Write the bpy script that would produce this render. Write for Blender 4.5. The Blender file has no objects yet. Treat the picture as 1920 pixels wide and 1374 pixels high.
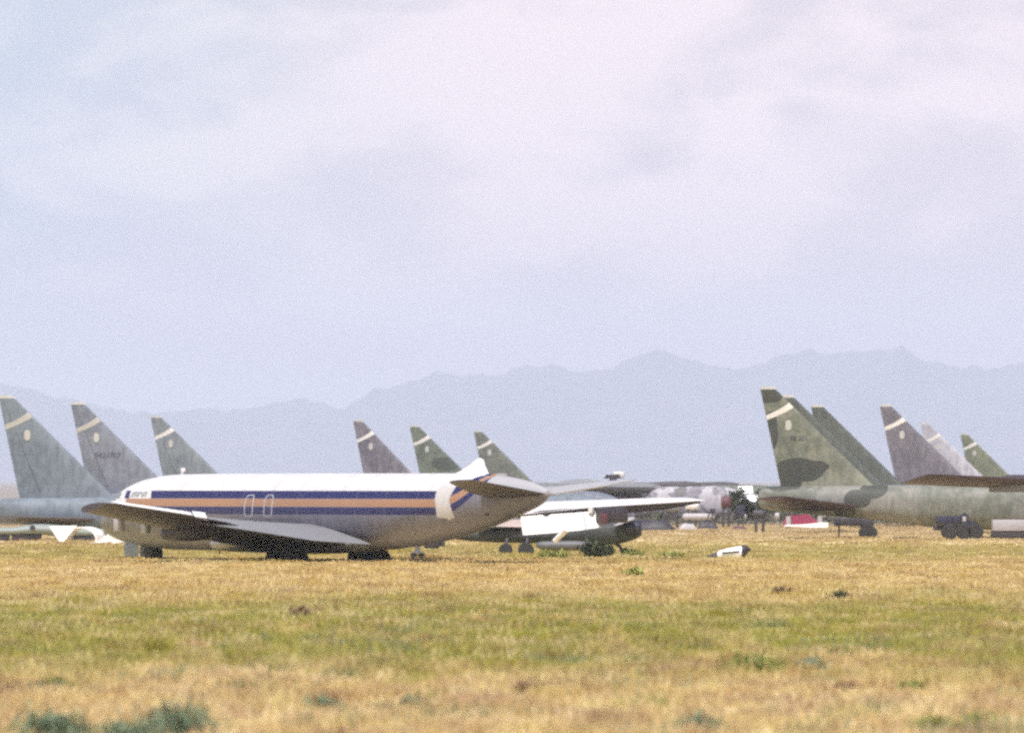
import bpy, bmesh, math, random
import numpy as np
from mathutils import Vector, Matrix
R = math.radians
C = bpy.context.scene.collection
sc = bpy.context.scene

# ------------------------------------------------------------------ camera
FPX = 20100.0            # focal length in pixels of the 1920 px wide photograph
EYE = 4.54
cam = bpy.data.cameras.new("camera")
cam.sensor_width = 36.0
cam.lens = FPX / 1920.0 * 36.0
cam.clip_start = 1.0
cam.clip_end = 90000.0
cam.dof.use_dof = True
cam.dof.focus_distance = 760.0
cam.dof.aperture_fstop = cam.lens / 180.0
camo_ = bpy.data.objects.new("camera", cam)
C.objects.link(camo_)
camo_.location = (0, 0, EYE)
camo_.rotation_euler = (R(90) + math.atan(213.0 / FPX), 0, 0)
sc.camera = camo_

# ------------------------------------------------------------------ light and colour management
SUN_EL, SUN_AZ = 62.0, 198.0      # azimuth clockwise from +Y (the view direction)
sd = Vector((math.sin(R(SUN_AZ)) * math.cos(R(SUN_EL)), math.cos(R(SUN_AZ)) * math.cos(R(SUN_EL)), math.sin(R(SUN_EL))))
sl = bpy.data.lights.new("sun", 'SUN')
sl.energy = 3.4
sl.angle = R(0.53)
sl.color = (1.0, 0.955, 0.90)
so = bpy.data.objects.new("sun", sl)
C.objects.link(so)
so.rotation_euler = (-sd).to_track_quat('-Z', 'Y').to_euler()
sc.view_settings.view_transform = 'Standard'
sc.view_settings.look = 'None'
sc.view_settings.gamma = 1.0
sc.view_settings.exposure = 0.9
sc.render.engine = 'CYCLES'
sc.cycles.pixel_filter_type = 'BLACKMAN_HARRIS'
sc.cycles.filter_width = 2.7
sc.cycles.use_denoising = False
sc.cycles.use_adaptive_sampling = True
sc.cycles.adaptive_threshold = 0.30
sc.cycles.adaptive_min_samples = 16
sc.cycles.volume_bounces = 1
sc.cycles.max_bounces = 6


# ------------------------------------------------------------------ node helper
class E:
    """arithmetic on node sockets"""
    def __init__(s, nt, sock): s.nt, s.s = nt, sock
    def _m(s, op, *a, clamp=False):
        n = s.nt.nodes.new('ShaderNodeMath'); n.operation = op; n.use_clamp = clamp
        for i, v in enumerate(a):
            if isinstance(v, E): s.nt.links.new(v.s, n.inputs[i])
            else: n.inputs[i].default_value = v
        return E(s.nt, n.outputs[0])
    def __add__(s, o): return s._m('ADD', s, o)
    def __radd__(s, o): return s._m('ADD', o, s)
    def __sub__(s, o): return s._m('SUBTRACT', s, o)
    def __rsub__(s, o): return s._m('SUBTRACT', o, s)
    def __mul__(s, o): return s._m('MULTIPLY', s, o)
    def __rmul__(s, o): return s._m('MULTIPLY', o, s)
    def __truediv__(s, o): return s._m('DIVIDE', s, o)
    def max(s, o): return s._m('MAXIMUM', s, o)
    def min(s, o): return s._m('MINIMUM', s, o)
    def abs(s): return s._m('ABSOLUTE', s)
    def pow(s, o): return s._m('POWER', s, o)
    def step(s, a, b):
        n = s.nt.nodes.new('ShaderNodeMapRange'); n.interpolation_type = 'SMOOTHSTEP'
        s.nt.links.new(s.s, n.inputs['Value'])
        lo, hi = (a, b) if a < b else (b, a)
        n.inputs['From Min'].default_value = lo; n.inputs['From Max'].default_value = hi
        n.inputs['To Min'].default_value = 0.0 if a < b else 1.0
        n.inputs['To Max'].default_value = 1.0 if a < b else 0.0
        return E(s.nt, n.outputs['Result'])
    def band(s, lo, hi, e): return s.step(lo - e, lo + e) * s.step(hi + e, hi - e)


def new_mat(name):
    m = bpy.data.materials.new(name); m.use_nodes = True
    nt = m.node_tree
    return m, nt, nt.nodes['Principled BSDF']

def coords(nt, kind='Object', scale=(1, 1, 1)):
    tc = nt.nodes.new('ShaderNodeTexCoord')
    mp = nt.nodes.new('ShaderNodeMapping'); mp.inputs['Scale'].default_value = scale
    nt.links.new(tc.outputs[kind], mp.inputs['Vector'])
    return mp.outputs['Vector']

def noise(nt, vec, scale, detail=4, rough=0.55, dist=0.0):
    n = nt.nodes.new('ShaderNodeTexNoise')
    n.inputs['Scale'].default_value = scale; n.inputs['Detail'].default_value = detail
    n.inputs['Roughness'].default_value = rough; n.inputs['Distortion'].default_value = dist
    nt.links.new(vec, n.inputs['Vector'])
    return E(nt, n.outputs['Fac'])

def mixc(nt, fac, a, b):
    n = nt.nodes.new('ShaderNodeMix'); n.data_type = 'RGBA'
    for sock, v in ((n.inputs[0], fac), (n.inputs[6], a), (n.inputs[7], b)):
        if isinstance(v, E): nt.links.new(v.s, sock)
        elif isinstance(v, (int, float)): sock.default_value = v
        elif isinstance(v, (tuple, list)): sock.default_value = (v[0], v[1], v[2], 1)
        else: nt.links.new(v, sock)
    return n.outputs[2]

def xyz(nt, vec):
    n = nt.nodes.new('ShaderNodeSeparateXYZ'); nt.links.new(vec, n.inputs[0])
    return [E(nt, n.outputs[i]) for i in range(3)]

def paint(name, col, rough=0.5, dirt=0.25, metal=0.0, scale=0.6, dark=0.55):
    """weathered paint: streaky patches of dirt and fading"""
    m, nt, b = new_mat(name)
    v = coords(nt)
    n1 = noise(nt, v, scale, 5, 0.6)
    n2 = noise(nt, coords(nt, 'Object', (3, 3, 0.6)), scale * 2.5, 4, 0.6)
    f = (n1.step(0.42, 0.7) * 0.6 + n2.step(0.45, 0.75) * 0.5) * dirt
    d = (col[0] * dark, col[1] * dark * 0.97, col[2] * dark * 0.92)
    nt.links.new(mixc(nt, f, col, d), b.inputs['Base Color'])
    b.inputs['Roughness'].default_value = rough
    b.inputs['Metallic'].default_value = metal
    return m

def camo(name, base, dark, third, scale=0.22, seed=0.0, amt=(0.5, 0.54), blobs=(), rough=0.7):
    """sun-faded disruptive paint; blobs are ellipses (x, z, rx, rz) of the dark shade in the object's own axes"""
    m, nt, b = new_mat(name)
    tc = nt.nodes.new('ShaderNodeTexCoord')
    mp = nt.nodes.new('ShaderNodeMapping'); mp.inputs['Location'].default_value = (seed, seed * 1.7, seed * 0.6)
    nt.links.new(tc.outputs['Object'], mp.inputs['Vector'])
    v = mp.outputs['Vector']
    n = noise(nt, v, scale, 2, 0.5, 0.3)
    wear = noise(nt, v, 1.6, 6, 0.65)
    c = mixc(nt, n.step(amt[0], amt[1]), base, third)
    x, y, z = xyz(nt, tc.outputs['Object'])
    wob = noise(nt, v, 0.9, 3) * 0.9 - 0.45
    tot = None
    for (bx, bz, rx, rz) in blobs:
        d = (((x - bx) / rx).pow(2.0) + ((z - bz) / rz).pow(2.0)) + wob
        mk = d.step(1.03, 0.97)
        tot = mk if tot is None else tot.max(mk)
    c = mixc(nt, wear.step(0.38, 0.68) * 0.5, c, tuple(min(1, k * 1.45) for k in base))
    c = mixc(nt, noise(nt, coords(nt, 'Object', (2.5, 2.5, 0.5)), 1.1, 5, 0.6).step(0.46, 0.66) * 0.5, c, tuple(k * 0.55 for k in base))
    if tot is not None: c = mixc(nt, tot * 0.9, c, dark)
    nt.links.new(c, b.inputs['Base Color'])
    b.inputs['Roughness'].default_value = rough
    return m

# ------------------------------------------------------------------ world: hazy sky with thin cloud
SKY_STR = 0.06
w = bpy.data.worlds.new("World"); sc.world = w; w.use_nodes = True
nt = w.node_tree; bg = nt.nodes['Background']
sky = nt.nodes.new('ShaderNodeTexSky'); sky.sky_type = 'NISHITA'; sky.sun_disc = False
sky.sun_elevation = R(SUN_EL); sky.sun_rotation = R(SUN_AZ)
sky.air_density = 1.0; sky.dust_density = 1.5; sky.ozone_density = 1.5
gen = nt.nodes.new('ShaderNodeTexCoord').outputs['Generated']
gx, gy, gz = xyz(nt, gen)
mp = nt.nodes.new('ShaderNodeMapping'); mp.inputs['Scale'].default_value = (1.0, 1.0, 1.9); mp.inputs['Rotation'].default_value = (0, R(16), 0); mp.inputs['Location'].default_value = (2.22, 1.26, 3.18)
nt.links.new(gen, mp.inputs['Vector'])
cl = noise(nt, mp.outputs['Vector'], 62.0, 5, 0.52, 0.5)
cl2 = noise(nt, mp.outputs['Vector'], 24.0, 3, 0.5, 0.2)
side = (gx + 0.012 + (cl2 - 0.5) * 0.03).step(-0.060, 0.02)               # clearer and bluer on the left, milkier on the right
puff = (cl * 0.65 + cl2 * 0.5 + gz * 1.4).step(0.49, 0.69)
veil = mixc(nt, side, (5.0, 6.1, 7.3), (7.6, 6.7, 7.5))            # the thin overcast away from the cloud bodies
body = mixc(nt, side, (7.0, 7.6, 8.2), (9.9, 8.5, 9.1))
cloud = mixc(nt, puff, veil, body)
low = gz.step(0.0, 0.032)                                             # the murk over the mountains
cloud = mixc(nt, low, mixc(nt, side, (5.7, 5.7, 6.6), (6.6, 5.6, 6.4)), cloud)
cover = gz.step(0.55, 0.06) * 0.92                                    # cover thins out overhead
nt.links.new(mixc(nt, cover, sky.outputs['Color'], cloud), bg.inputs['Color'])
bg.inputs['Strength'].default_value = SKY_STR

# ------------------------------------------------------------------ scene helpers
def ax(px, d): return (px - 960.0) * d / FPX
def az(py, d): return EYE - (py - 900.0) * d / FPX
def gd(py): return FPX * EYE / (py - 900.0)        # distance of the ground seen at row py

def thing(name, label, cat, loc=(0, 0, 0), rz=0.0, group=None, kind=None):
    o = bpy.data.objects.new(name, None); C.objects.link(o)
    o.location = loc; o.rotation_euler = (0, 0, rz)
    tag(o, label, cat, group, kind); return o

def tag(o, label=None, cat=None, group=None, kind=None):
    if label: o['label'] = label
    if cat: o['category'] = cat
    if group: o['group'] = group
    if kind: o['kind'] = kind
    return o

def obj(name, bm, m, parent=None, smooth=True, label=None):
    me = bpy.data.meshes.new(name)
    bmesh.ops.recalc_face_normals(bm, faces=bm.faces[:])
    bm.to_mesh(me); bm.free()
    if smooth:
        me.polygons.foreach_set('use_smooth', [True] * len(me.polygons))
        try: me.set_sharp_from_angle(angle=R(38))
        except Exception: pass
    o = bpy.data.objects.new(name, me); C.objects.link(o)
    ms = m if isinstance(m, (list, tuple)) else [m]
    for k in ms: me.materials.append(k)
    if parent is not None: o.parent = parent
    if label: o['label'] = label
    return o

def bridge(bm, rings, close=True, caps=True):
    vr = [[bm.verts.new(p) for p in r] for r in rings]
    n = len(vr[0])
    for a, b in zip(vr, vr[1:]):
        for i in range(n if close else n - 1):
            j = (i + 1) % n
            bm.faces.new((a[i], a[j], b[j], b[i]))
    if caps:
        bm.faces.new(vr[0]); bm.faces.new(vr[-1])
    return bm

def interp(st, x):
    """smooth (monotone cubic-ish) interpolation of station tuples keyed by their first value"""
    st = sorted(st)
    if x <= st[0][0]: return st[0][1:]
    if x >= st[-1][0]: return st[-1][1:]
    for i in range(len(st) - 1):
        a, b = st[i], st[i + 1]
        if a[0] <= x <= b[0]:
            h = b[0] - a[0]; t = (x - a[0]) / h
            out = []
            for k in range(1, len(a)):
                s = (b[k] - a[k]) / h
                sp = (a[k] - st[i - 1][k]) / (a[0] - st[i - 1][0]) if i > 0 else s
                sn = (st[i + 2][k] - b[k]) / (st[i + 2][0] - b[0]) if i + 2 < len(st) else s
                m0 = 0 if sp * s <= 0 else 2 * sp * s / (sp + s)
                m1 = 0 if sn * s <= 0 else 2 * sn * s / (sn + s)
                if i == 0: m0 = s if len(st) < 3 else 1.5 * s - 0.5 * m1
                if i + 2 == len(st): m1 = 1.5 * s - 0.5 * m0
                out.append((2*t**3 - 3*t*t + 1) * a[k] + (t**3 - 2*t*t + t) * h * m0 + (3*t*t - 2*t**3) * b[k] + (t**3 - t*t) * h * m1)
            return tuple(out)

def hull_y(st, x, z, ex=2.0):
    zt, zb, hw = interp(st, x)
    c, hh = (zt + zb) / 2, (zt - zb) / 2
    q = min(1.0, abs((z - c) / hh))
    return hw * (1 - q ** ex) ** (1.0 / ex)

def hull(st, ex=2.0, rings=70, seg=48, xs=None):
    """fuselage loft through stations (x, z_top, z_bottom, half_width)"""
    st = sorted(st); bm = bmesh.new(); rr = []
    if xs is None:
        x0, x1 = st[0][0], st[-1][0]
        xs = [x0 + (x1 - x0) * (0.5 - 0.5 * math.cos(math.pi * i / rings)) for i in range(rings + 1)]
    for x in xs:
        zt, zb, hw = interp(st, x)
        c, hh = (zt + zb) / 2, (zt - zb) / 2
        ring = []
        for k in range(seg):
            a = 2 * math.pi * k / seg
            ca, sa = math.cos(a), math.sin(a)
            ring.append((x, hw * math.copysign(abs(ca) ** (2 / ex), ca), c + hh * math.copysign(abs(sa) ** (2 / ex), sa)))
        rr.append(ring)
    return bridge(bm, rr)

def af(s): return 5 * (0.2969 * math.sqrt(max(s, 0)) - 0.126 * s - 0.3516 * s * s + 0.2843 * s ** 3 - 0.1015 * s ** 4)

def foil(secs, up=(0, 0, 1), n=12, rings=None):
    """wing, tail or fin lofted through (leading edge, trailing edge, thickness ratio)"""
    bm = bmesh.new(); up = Vector(up); rr = []
    ss = [0.5 - 0.5 * math.cos(math.pi * i / n) for i in range(n + 1)]
    for le, te, tc in secs:
        le, te = Vector(le), Vector(te); c = (te - le).length
        top = [le + (te - le) * s + up * (c * tc * af(s) + 0.012) for s in ss]
        bot = [le + (te - le) * s - up * (c * tc * af(s) + 0.012) for s in ss[::-1]]
        rr.append([tuple(p) for p in top + bot])
    return bridge(bm, rr)

def add_box(bm, lo, hi, bev=0.0, rot=None, at=None):
    r = bmesh.ops.create_cube(bm, size=1.0)
    vs = r['verts']
    lo, hi = Vector(lo), Vector(hi)
    for v in vs:
        v.co = Vector(((lo[i] + hi[i]) / 2 + v.co[i] * (hi[i] - lo[i]) for i in range(3)))
    if bev > 0:
        es = list({e for v in vs for e in v.link_edges})
        bmesh.ops.bevel(bm, geom=es, offset=bev, segments=2, affect='EDGES', profile=0.5)
    return bm

def add_tube(bm, pts, rad, seg=10):
    pts = [Vector(p) for p in pts]; rr = []
    rads = rad if isinstance(rad, (list, tuple)) else [rad] * len(pts)
    for i, p in enumerate(pts):
        t = (pts[min(i + 1, len(pts) - 1)] - pts[max(i - 1, 0)]).normalized()
        u = t.cross(Vector((0, 0, 1)))
        if u.length < 1e-3: u = Vector((1, 0, 0))
        u.normalize(); v = t.cross(u)
        rr.append([tuple(p + (u * math.cos(2*math.pi*k/seg) + v * math.sin(2*math.pi*k/seg)) * rads[i]) for k in range(seg)])
    return bridge(bm, rr)

def add_lathe(bm, prof, axis='y', at=(0, 0, 0), seg=28):
    """profile of (along, radius) turned about an axis"""
    at = Vector(at); rr = []
    for t, r in prof:
        ring = []
        for k in range(seg):
            a = 2 * math.pi * k / seg; c, s = max(r, 0.002) * math.cos(a), max(r, 0.002) * math.sin(a)
            p = {'x': (t, c, s), 'y': (c, t, s), 'z': (c, s, t)}[axis]
            ring.append(tuple(at + Vector(p)))
        rr.append(ring)
    return bridge(bm, rr)

def patch(bm, f, u0, u1, v0, v1, nu, nv, skew=0.0):
    """sheet over a surface function f(u, v)"""
    g = [[bm.verts.new(f(u0 + (u1 - u0) * i / nu + skew * j / nv, v0 + (v1 - v0) * j / nv)) for j in range(nv + 1)] for i in range(nu + 1)]
    for i in range(nu):
        for j in range(nv):
            bm.faces.new((g[i][j], g[i+1][j], g[i+1][j+1], g[i][j+1]))
    return bm

def wheel(parent, r, wdt, at, mt, mr, name='wheel'):
    bm = bmesh.new()
    add_lathe(bm, [(-wdt/2, r*0.62), (-wdt/2, r*0.86), (-wdt*0.3, r*0.98), (0, r), (wdt*0.3, r*0.98), (wdt/2, r*0.86), (wdt/2, r*0.62)], 'y', at)
    o = obj(name, bm, mt, parent)
    bm = bmesh.new()
    add_lathe(bm, [(-wdt*0.46, r*0.6), (-wdt*0.36, r*0.3), (-wdt*0.5, r*0.16), (wdt*0.5, r*0.16), (wdt*0.36, r*0.3), (wdt*0.46, r*0.6)], 'y', at, 20)
    obj('rim', bm, mr, o)
    return o

# ------------------------------------------------------------------ shared materials
M = {}
M['white'] = paint('white_paint', (0.80, 0.79, 0.80), 0.45, 0.12, dark=0.75)
M['offwhite'] = paint('chalky_white_paint', (0.72, 0.70, 0.72), 0.6, 0.25, dark=0.7)
M['metal'] = paint('dull_aluminium', (0.276, 0.276, 0.288), 0.42, 0.35, 0.35)
M['greymetal'] = paint('grey_metal', (0.180, 0.186, 0.204), 0.5, 0.35, 0.2)
M['dark'] = paint('sooty_metal', (0.035, 0.03, 0.04), 0.6, 0.3)
M['rubber'] = paint('tyre_rubber', (0.022, 0.02, 0.022), 0.8, 0.3)
M['hub'] = paint('wheel_hub', (0.10, 0.10, 0.11), 0.55, 0.4)
M['glass'] = paint('dark_glass', (0.060, 0.072, 0.084), 0.15, 0.2)
M['undershade'] = paint('underside_shade_grey', (0.086, 0.074, 0.079), 0.55, 0.4)  # bomber wings: grey darkened to carry the shade of their undersides
M['cream'] = paint('cream_band_paint', (0.592, 0.560, 0.512), 0.6, 0.25, dark=0.7)
M['badge'] = paint('pale_badge_paint', (0.40, 0.39, 0.36), 0.6, 0.25, dark=0.7)
M['ink'] = paint('faded_black_lettering', (0.035, 0.035, 0.06), 0.7, 0.2)
M['red'] = paint('crimson_paint', (0.21, 0.012, 0.05), 0.5, 0.3)
M['maroon'] = paint('maroon_rust', (0.10, 0.035, 0.045), 0.7, 0.4)
M['navy'] = paint('dark_blue_truck_paint', (0.02, 0.02, 0.045), 0.45, 0.3)
M['boxgrey'] = paint('pale_grey_container_paint', (0.375, 0.352, 0.375), 0.6, 0.35)
M['seafoam'] = paint('pale_green_grey_paint', (0.216, 0.246, 0.234), 0.6, 0.35)

# ------------------------------------------------------------------ ground, mountains
gm, gnt, gb = new_mat('dry_field')
pos = gnt.nodes.new('ShaderNodeNewGeometry').outputs['Position']
X_, Y_, Z_ = xyz(gnt, pos)
def field_colour(nt, pos, Y, rnd=None):
    """straw, green and bare-earth zones of the field"""
    def mapped(s):
        m = nt.nodes.new('ShaderNodeMapping'); m.inputs['Scale'].default_value = s
        nt.links.new(pos, m.inputs['Vector']); return m.outputs['Vector']
    big = noise(nt, mapped((0.10, 0.014, 0.0)), 1.0, 3, 0.6)
    mid = noise(nt, mapped((0.55, 0.05, 0.0)), 1.0, 4, 0.6)
    fine = noise(nt, mapped((1.5, 0.22, 0.0)), 1.0, 4, 0.65)
    Yw = Y + (big - 0.5) * 170.0 + (mid - 0.5) * 60.0
    green_zone = Yw.step(225, 280) * Yw.step(455, 350)
    far_green = Yw.step(585, 640) * Yw.step(800, 700) * 0.55
    g = (green_zone * 0.95 + far_green) * (mid * 0.75 + fine * 0.45).step(0.40, 0.62) + (mid * 0.5 + fine * 0.5).step(0.58, 0.72) * 0.25
    rust = noise(nt, mapped((0.33, 0.035, 0.0)), 1.3, 4, 0.65).step(0.56, 0.72) * 0.6
    near = Yw.step(285, 215)
    blob = noise(nt, mapped((0.8, 0.09, 0.0)), 1.0, 3, 0.6)
    straw = mixc(nt, fine.step(0.35, 0.65), (0.520, 0.372, 0.143), (0.598, 0.462, 0.200))
    straw = mixc(nt, mid.step(0.42, 0.62) * 0.4, straw, (0.440, 0.297, 0.143))
    straw = mixc(nt, blob.step(0.42, 0.64) * 0.8, straw, (0.663, 0.545, 0.272))
    straw = mixc(nt, near * 0.7, straw, mixc(nt, blob.step(0.38, 0.62), (0.533, 0.386, 0.237), (0.676, 0.551, 0.279)))
    straw = mixc(nt, Y.step(640, 1000), straw, (0.533, 0.413, 0.237))
    col = mixc(nt, g._m('MINIMUM', g, 1.0), straw, mixc(nt, fine.step(0.3, 0.7), (0.293, 0.293, 0.055), (0.403, 0.358, 0.086)))
    col = mixc(nt, rust * 1.15, col, (0.377, 0.227, 0.137))
    col = mixc(nt, (Y + (mid - 0.5) * 60.0).step(1045, 1110), col, mixc(nt, mid.step(0.4, 0.6), (0.169, 0.150, 0.124), (0.273, 0.227, 0.208)))
    return col, fine
gcol, gfine = field_colour(gnt, pos, Y_)
gnt.links.new(gcol, gb.inputs['Base Color'])
gb.inputs['Roughness'].default_value = 0.95
bm = bmesh.new()
xs = [-30000, -6000, -1500, -400, -120, 0, 120, 400, 1500, 6000, 30000]
ys = [-60, 60, 150, 250, 400, 600, 900, 1400, 2500, 6000, 12000, 22000, 60000]
g = [[bm.verts.new((x, y, 0)) for y in ys] for x in xs]
for i in range(len(xs) - 1):
    for j in range(len(ys) - 1):
        bm.faces.new((g[i][j], g[i+1][j], g[i+1][j+1], g[i][j+1]))
tag(obj('ground', bm, gm, smooth=False), 'flat dry field of straw and green grass', 'ground', kind='structure')

# mountains: real relief 40 km away
mm, mnt, mb = new_mat('mountain_scrub')
mp_ = mnt.nodes.new('ShaderNodeNewGeometry').outputs['Position']
mn = noise(mnt, mp_, 0.0036, 6, 0.6)
mnt.links.new(mixc(mnt, mn.step(0.35, 0.65), (0.045, 0.05, 0.065), (0.09, 0.085, 0.09)), mb.inputs['Base Color'])
mb.inputs['Roughness'].default_value = 0.95
def hash2(i, j, s): return ((math.sin(i * 127.1 + j * 311.7 + s * 74.7) * 43758.5453) % 1.0)
def vnoise(x, y, s=0):
    i, j = math.floor(x), math.floor(y); fx, fy = x - i, y - j
    fx, fy = fx * fx * (3 - 2 * fx), fy * fy * (3 - 2 * fy)
    a, b, c, d = hash2(i, j, s), hash2(i + 1, j, s), hash2(i, j + 1, s), hash2(i + 1, j + 1, s)
    return a + (b - a) * fx + (c - a) * fy + (a - b - c + d) * fx * fy
def fbm(x, y, s=0): return sum(vnoise(x * 2 ** k, y * 2 ** k, s + k) * 0.5 ** k for k in range(5)) - 0.97
prof = [(-900, 760), (-500, 700), (-200, 690), (0, 717), (40, 722), (90, 738), (150, 752), (250, 769), (330, 773), (430, 768), (500, 757), (560, 746), (610, 752), (645, 764), (690, 742),
        (725, 722), (760, 712), (820, 699), (870, 706), (930, 698), (1000, 687), (1050, 690), (1100, 699), (1140, 694), (1165, 676), (1230, 655), (1290, 676), (1330, 691), (1370, 693),
        (1430, 681), (1465, 665), (1520, 653), (1560, 663), (1620, 657), (1690, 648), (1730, 672), (1780, 688), (1850, 690), (1920, 679), (2100, 650), (2400, 690), (2900, 740)]
def mountain(name, yc, wid, fy, seed, x0, x1, label):
    bm = bmesh.new(); nx, ny = 620, 30; g = []
    for i in range(nx + 1):
        px = x0 + (x1 - x0) * i / nx; X = (px - 960) * yc / FPX
        crest = fy(px) + fbm(px / 70.0, 3.3, seed) * 8.0 + fbm(px / 22.0, 8.1, seed + 4) * 10.0
        row = []
        for j in range(ny + 1):
            t = j / ny * 2 - 1
            y = yc + t * wid
            s = (1 - abs(t)) ** 0.8
            H = max(0.0, (900 - crest)) * yc / FPX + EYE
            h = H * s + (fbm(X / 215.0, y / 430.0, seed + 9) * 0.30 * H) * s * (1 - s) * 3
            row.append(bm.verts.new((X * y / yc, y, h - 2)))
        g.append(row)
    for i in range(nx):
        for j in range(ny):
            bm.faces.new((g[i][j], g[i+1][j], g[i+1][j+1], g[i][j+1]))
    tag(obj(name, bm, mm), label, 'mountain', kind='structure')
def pf(px):
    for a, b in zip(prof, prof[1:]):
        if a[0] <= px <= b[0]: return a[1] + (b[1] - a[1]) * (px - a[0]) / (b[0] - a[0])
    return 760
mountain('mountains', 40000, 4200, pf, 1, -900, 2900, 'long blue ridge of mountains fading into the haze')
# ------------------------------------------------------------------ the parked airliner
TH = 55.7
AL_L = 43.6
nose_d = 619.0
al = thing('airliner', 'white jet airliner with blue and gold stripes, engines and most of its tail fin removed', 'airliner',
           (ax(196, nose_d), nose_d, 0), R(180 - TH))
AST = [  # x, z_top, z_bottom, half width
    (-45.2, 3.98, 3.62, 0.16), (-44.6, 4.22, 3.26, 0.36), (-42.4, 4.62, 2.62, 0.82), (-39.6, 4.84, 1.96, 1.22), (-36.3, 4.92, 1.36, 1.54), (-32.4, 4.92, 0.88, 1.77),
    (-28.5, 4.92, 0.64, 1.87), (-25.0, 4.92, 0.56, 1.88), (-12.0, 4.90, 0.56, 1.88), (-8.0, 4.86, 0.58, 1.86), (-5.5, 4.68, 0.66, 1.74), (-3.4, 4.26, 0.86, 1.46),
    (-2.0, 3.66, 1.07, 1.14), (-1.0, 3.02, 1.32, 0.80), (-0.35, 2.50, 1.60, 0.46), (0.0, 2.12, 1.92, 0.10)]
lm, lnt, lb = new_mat('airliner_livery')
tco = lnt.nodes.new('ShaderNodeTexCoord').outputs['Object']
lx, ly, lz = xyz(lnt, tco)
tt = (-36.6 - lx).max(0.0)
zz = lz - 0.53 - tt * tt * 0.115
e = 0.025
slant = lx + (zz - 3.2) * -0.55
up_blue = zz.band(2.97, 3.42, e) * (slant.step(-7.55, -7.6).max(slant.band(-5.0, -4.3, 0.03)))
gold = zz.band(2.53, 2.97, e) * slant.step(-4.5, -4.6)
lo_blue = zz.band(2.08, 2.53, e) * slant.step(-5.2, -5.3)
wear = noise(lnt, coords(lnt, 'Object', (1, 1, 0.5)), 0.9, 5, 0.6)
streak = noise(lnt, coords(lnt, 'Object', (1.2, 1, 0.12)), 2.2, 4, 0.6)
whitec = mixc(lnt, (wear.step(0.45, 0.75) * 0.5 + streak.step(0.45, 0.7) * 0.5), (0.56, 0.54, 0.56), (0.42, 0.40, 0.42))
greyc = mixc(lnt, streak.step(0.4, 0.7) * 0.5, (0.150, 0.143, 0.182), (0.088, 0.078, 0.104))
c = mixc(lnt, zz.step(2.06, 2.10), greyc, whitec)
c = mixc(lnt, gold, c, mixc(lnt, wear.step(0.4, 0.7) * 0.4, (0.31, 0.165, 0.095), (0.24, 0.135, 0.085)))
bluec = mixc(lnt, wear.step(0.4, 0.75) * 0.3, (0.012, 0.012, 0.078), (0.022, 0.021, 0.09))
c = mixc(lnt, up_blue.max(lo_blue), c, bluec)
c = mixc(lnt, lx.step(-40.4, -40.5) * lz.step(3.75, 3.8), c, (0.34, 0.33, 0.35))
wob = noise(lnt, coords(lnt, 'Object', (1, 1, 1)), 1.3, 3) * 0.5 - 0.25
ptch = (lx + (lz - 3.5).abs() * 0.22 + wob).band(-37.75, -36.4, 0.03) * (lz + wob).band(2.42, 4.22, 0.03)
c = mixc(lnt, ptch, c, (0.46, 0.44, 0.45))
# skin joints: thin darker lines every few metres
frac = lnt.nodes.new('ShaderNodeMath'); frac.operation = 'FRACT'
lnt.links.new((lx / 2.9).s, frac.inputs[0])
joint = E(lnt, frac.outputs[0]).band(0.0, 0.012, 0.004)
c = mixc(lnt, joint * 0.45, c, (0.2, 0.2, 0.2))
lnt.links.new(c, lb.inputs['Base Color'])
lb.inputs['Roughness'].default_value = 0.42
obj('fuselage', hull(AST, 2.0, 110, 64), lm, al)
def al_surf(x, z, off=0.012): return (x, hull_y(AST, x, z) + off, z)
# cockpit windows, doors, lettering, tail hole
bm = bmesh.new()
for (x0, x1, z0, z1) in ((-3.05, -2.6, 3.40, 3.74), (-2.5, -2.1, 3.30, 3.62), (-3.6, -3.2, 3.50, 3.82)):
    patch(bm, lambda u, v: al_surf(u, v, 0.015), x0, x1, z0, z1, 4, 4, 0.12)
obj('cockpit_windows', bm, M['glass'], al)
M['doorline'] = paint('door_outline_paint', (0.385, 0.378, 0.420), 0.5, 0.2)
for xd in (-18.2, -20.2):
    bm = bmesh.new(); pts = []
    z0, z1, hw = 2.5, 3.68, 0.36
    for k in range(25):
        a = 2 * math.pi * k / 24; ca, sa = math.cos(a), math.sin(a)
        px_, pz_ = hw * math.copysign(abs(ca) ** 0.45, ca), (z1 - z0) / 2 * math.copysign(abs(sa) ** 0.45, sa)
        pts.append((px_, pz_))
    zc = (z0 + z1) / 2
    inner = [bm.verts.new(al_surf(xd + a, zc + b, 0.012)) for a, b in pts[:-1]]
    outer = [bm.verts.new(al_surf(xd + a * 1.27, zc + b * 1.08, 0.012)) for a, b in pts[:-1]]
    for k in range(24):
        bm.faces.new((inner[k], inner[(k+1) % 24], outer[(k+1) % 24], outer[k]))
    obj('door', bm, M['doorline'], al)
bm = bmesh.new(); rnd = random.Random(4)
M['titlegrey'] = paint('grey_title_lettering', (0.144, 0.168, 0.180), 0.5, 0.2)
xx = -5.3
for k in range(6):
    wd = rnd.choice((0.20, 0.24, 0.27))
    patch(bm, al_surf, xx - 0.06, xx, 3.60, 3.88, 1, 3)                  # stem of each grey letter
    patch(bm, lambda u, v: al_surf(u, v, 0.016), xx - wd, xx, 3.82 if k % 2 else 3.60, 3.88 if k % 2 else 3.66, 2, 1)
    patch(bm, lambda u, v: al_surf(u, v, 0.02), xx - wd, xx - wd + 0.06, 3.60 if k % 3 else 3.72, 3.88, 1, 3)
    xx -= wd + 0.08
obj('title_lettering', bm, M['titlegrey'], al)
bm = bmesh.new()
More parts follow.
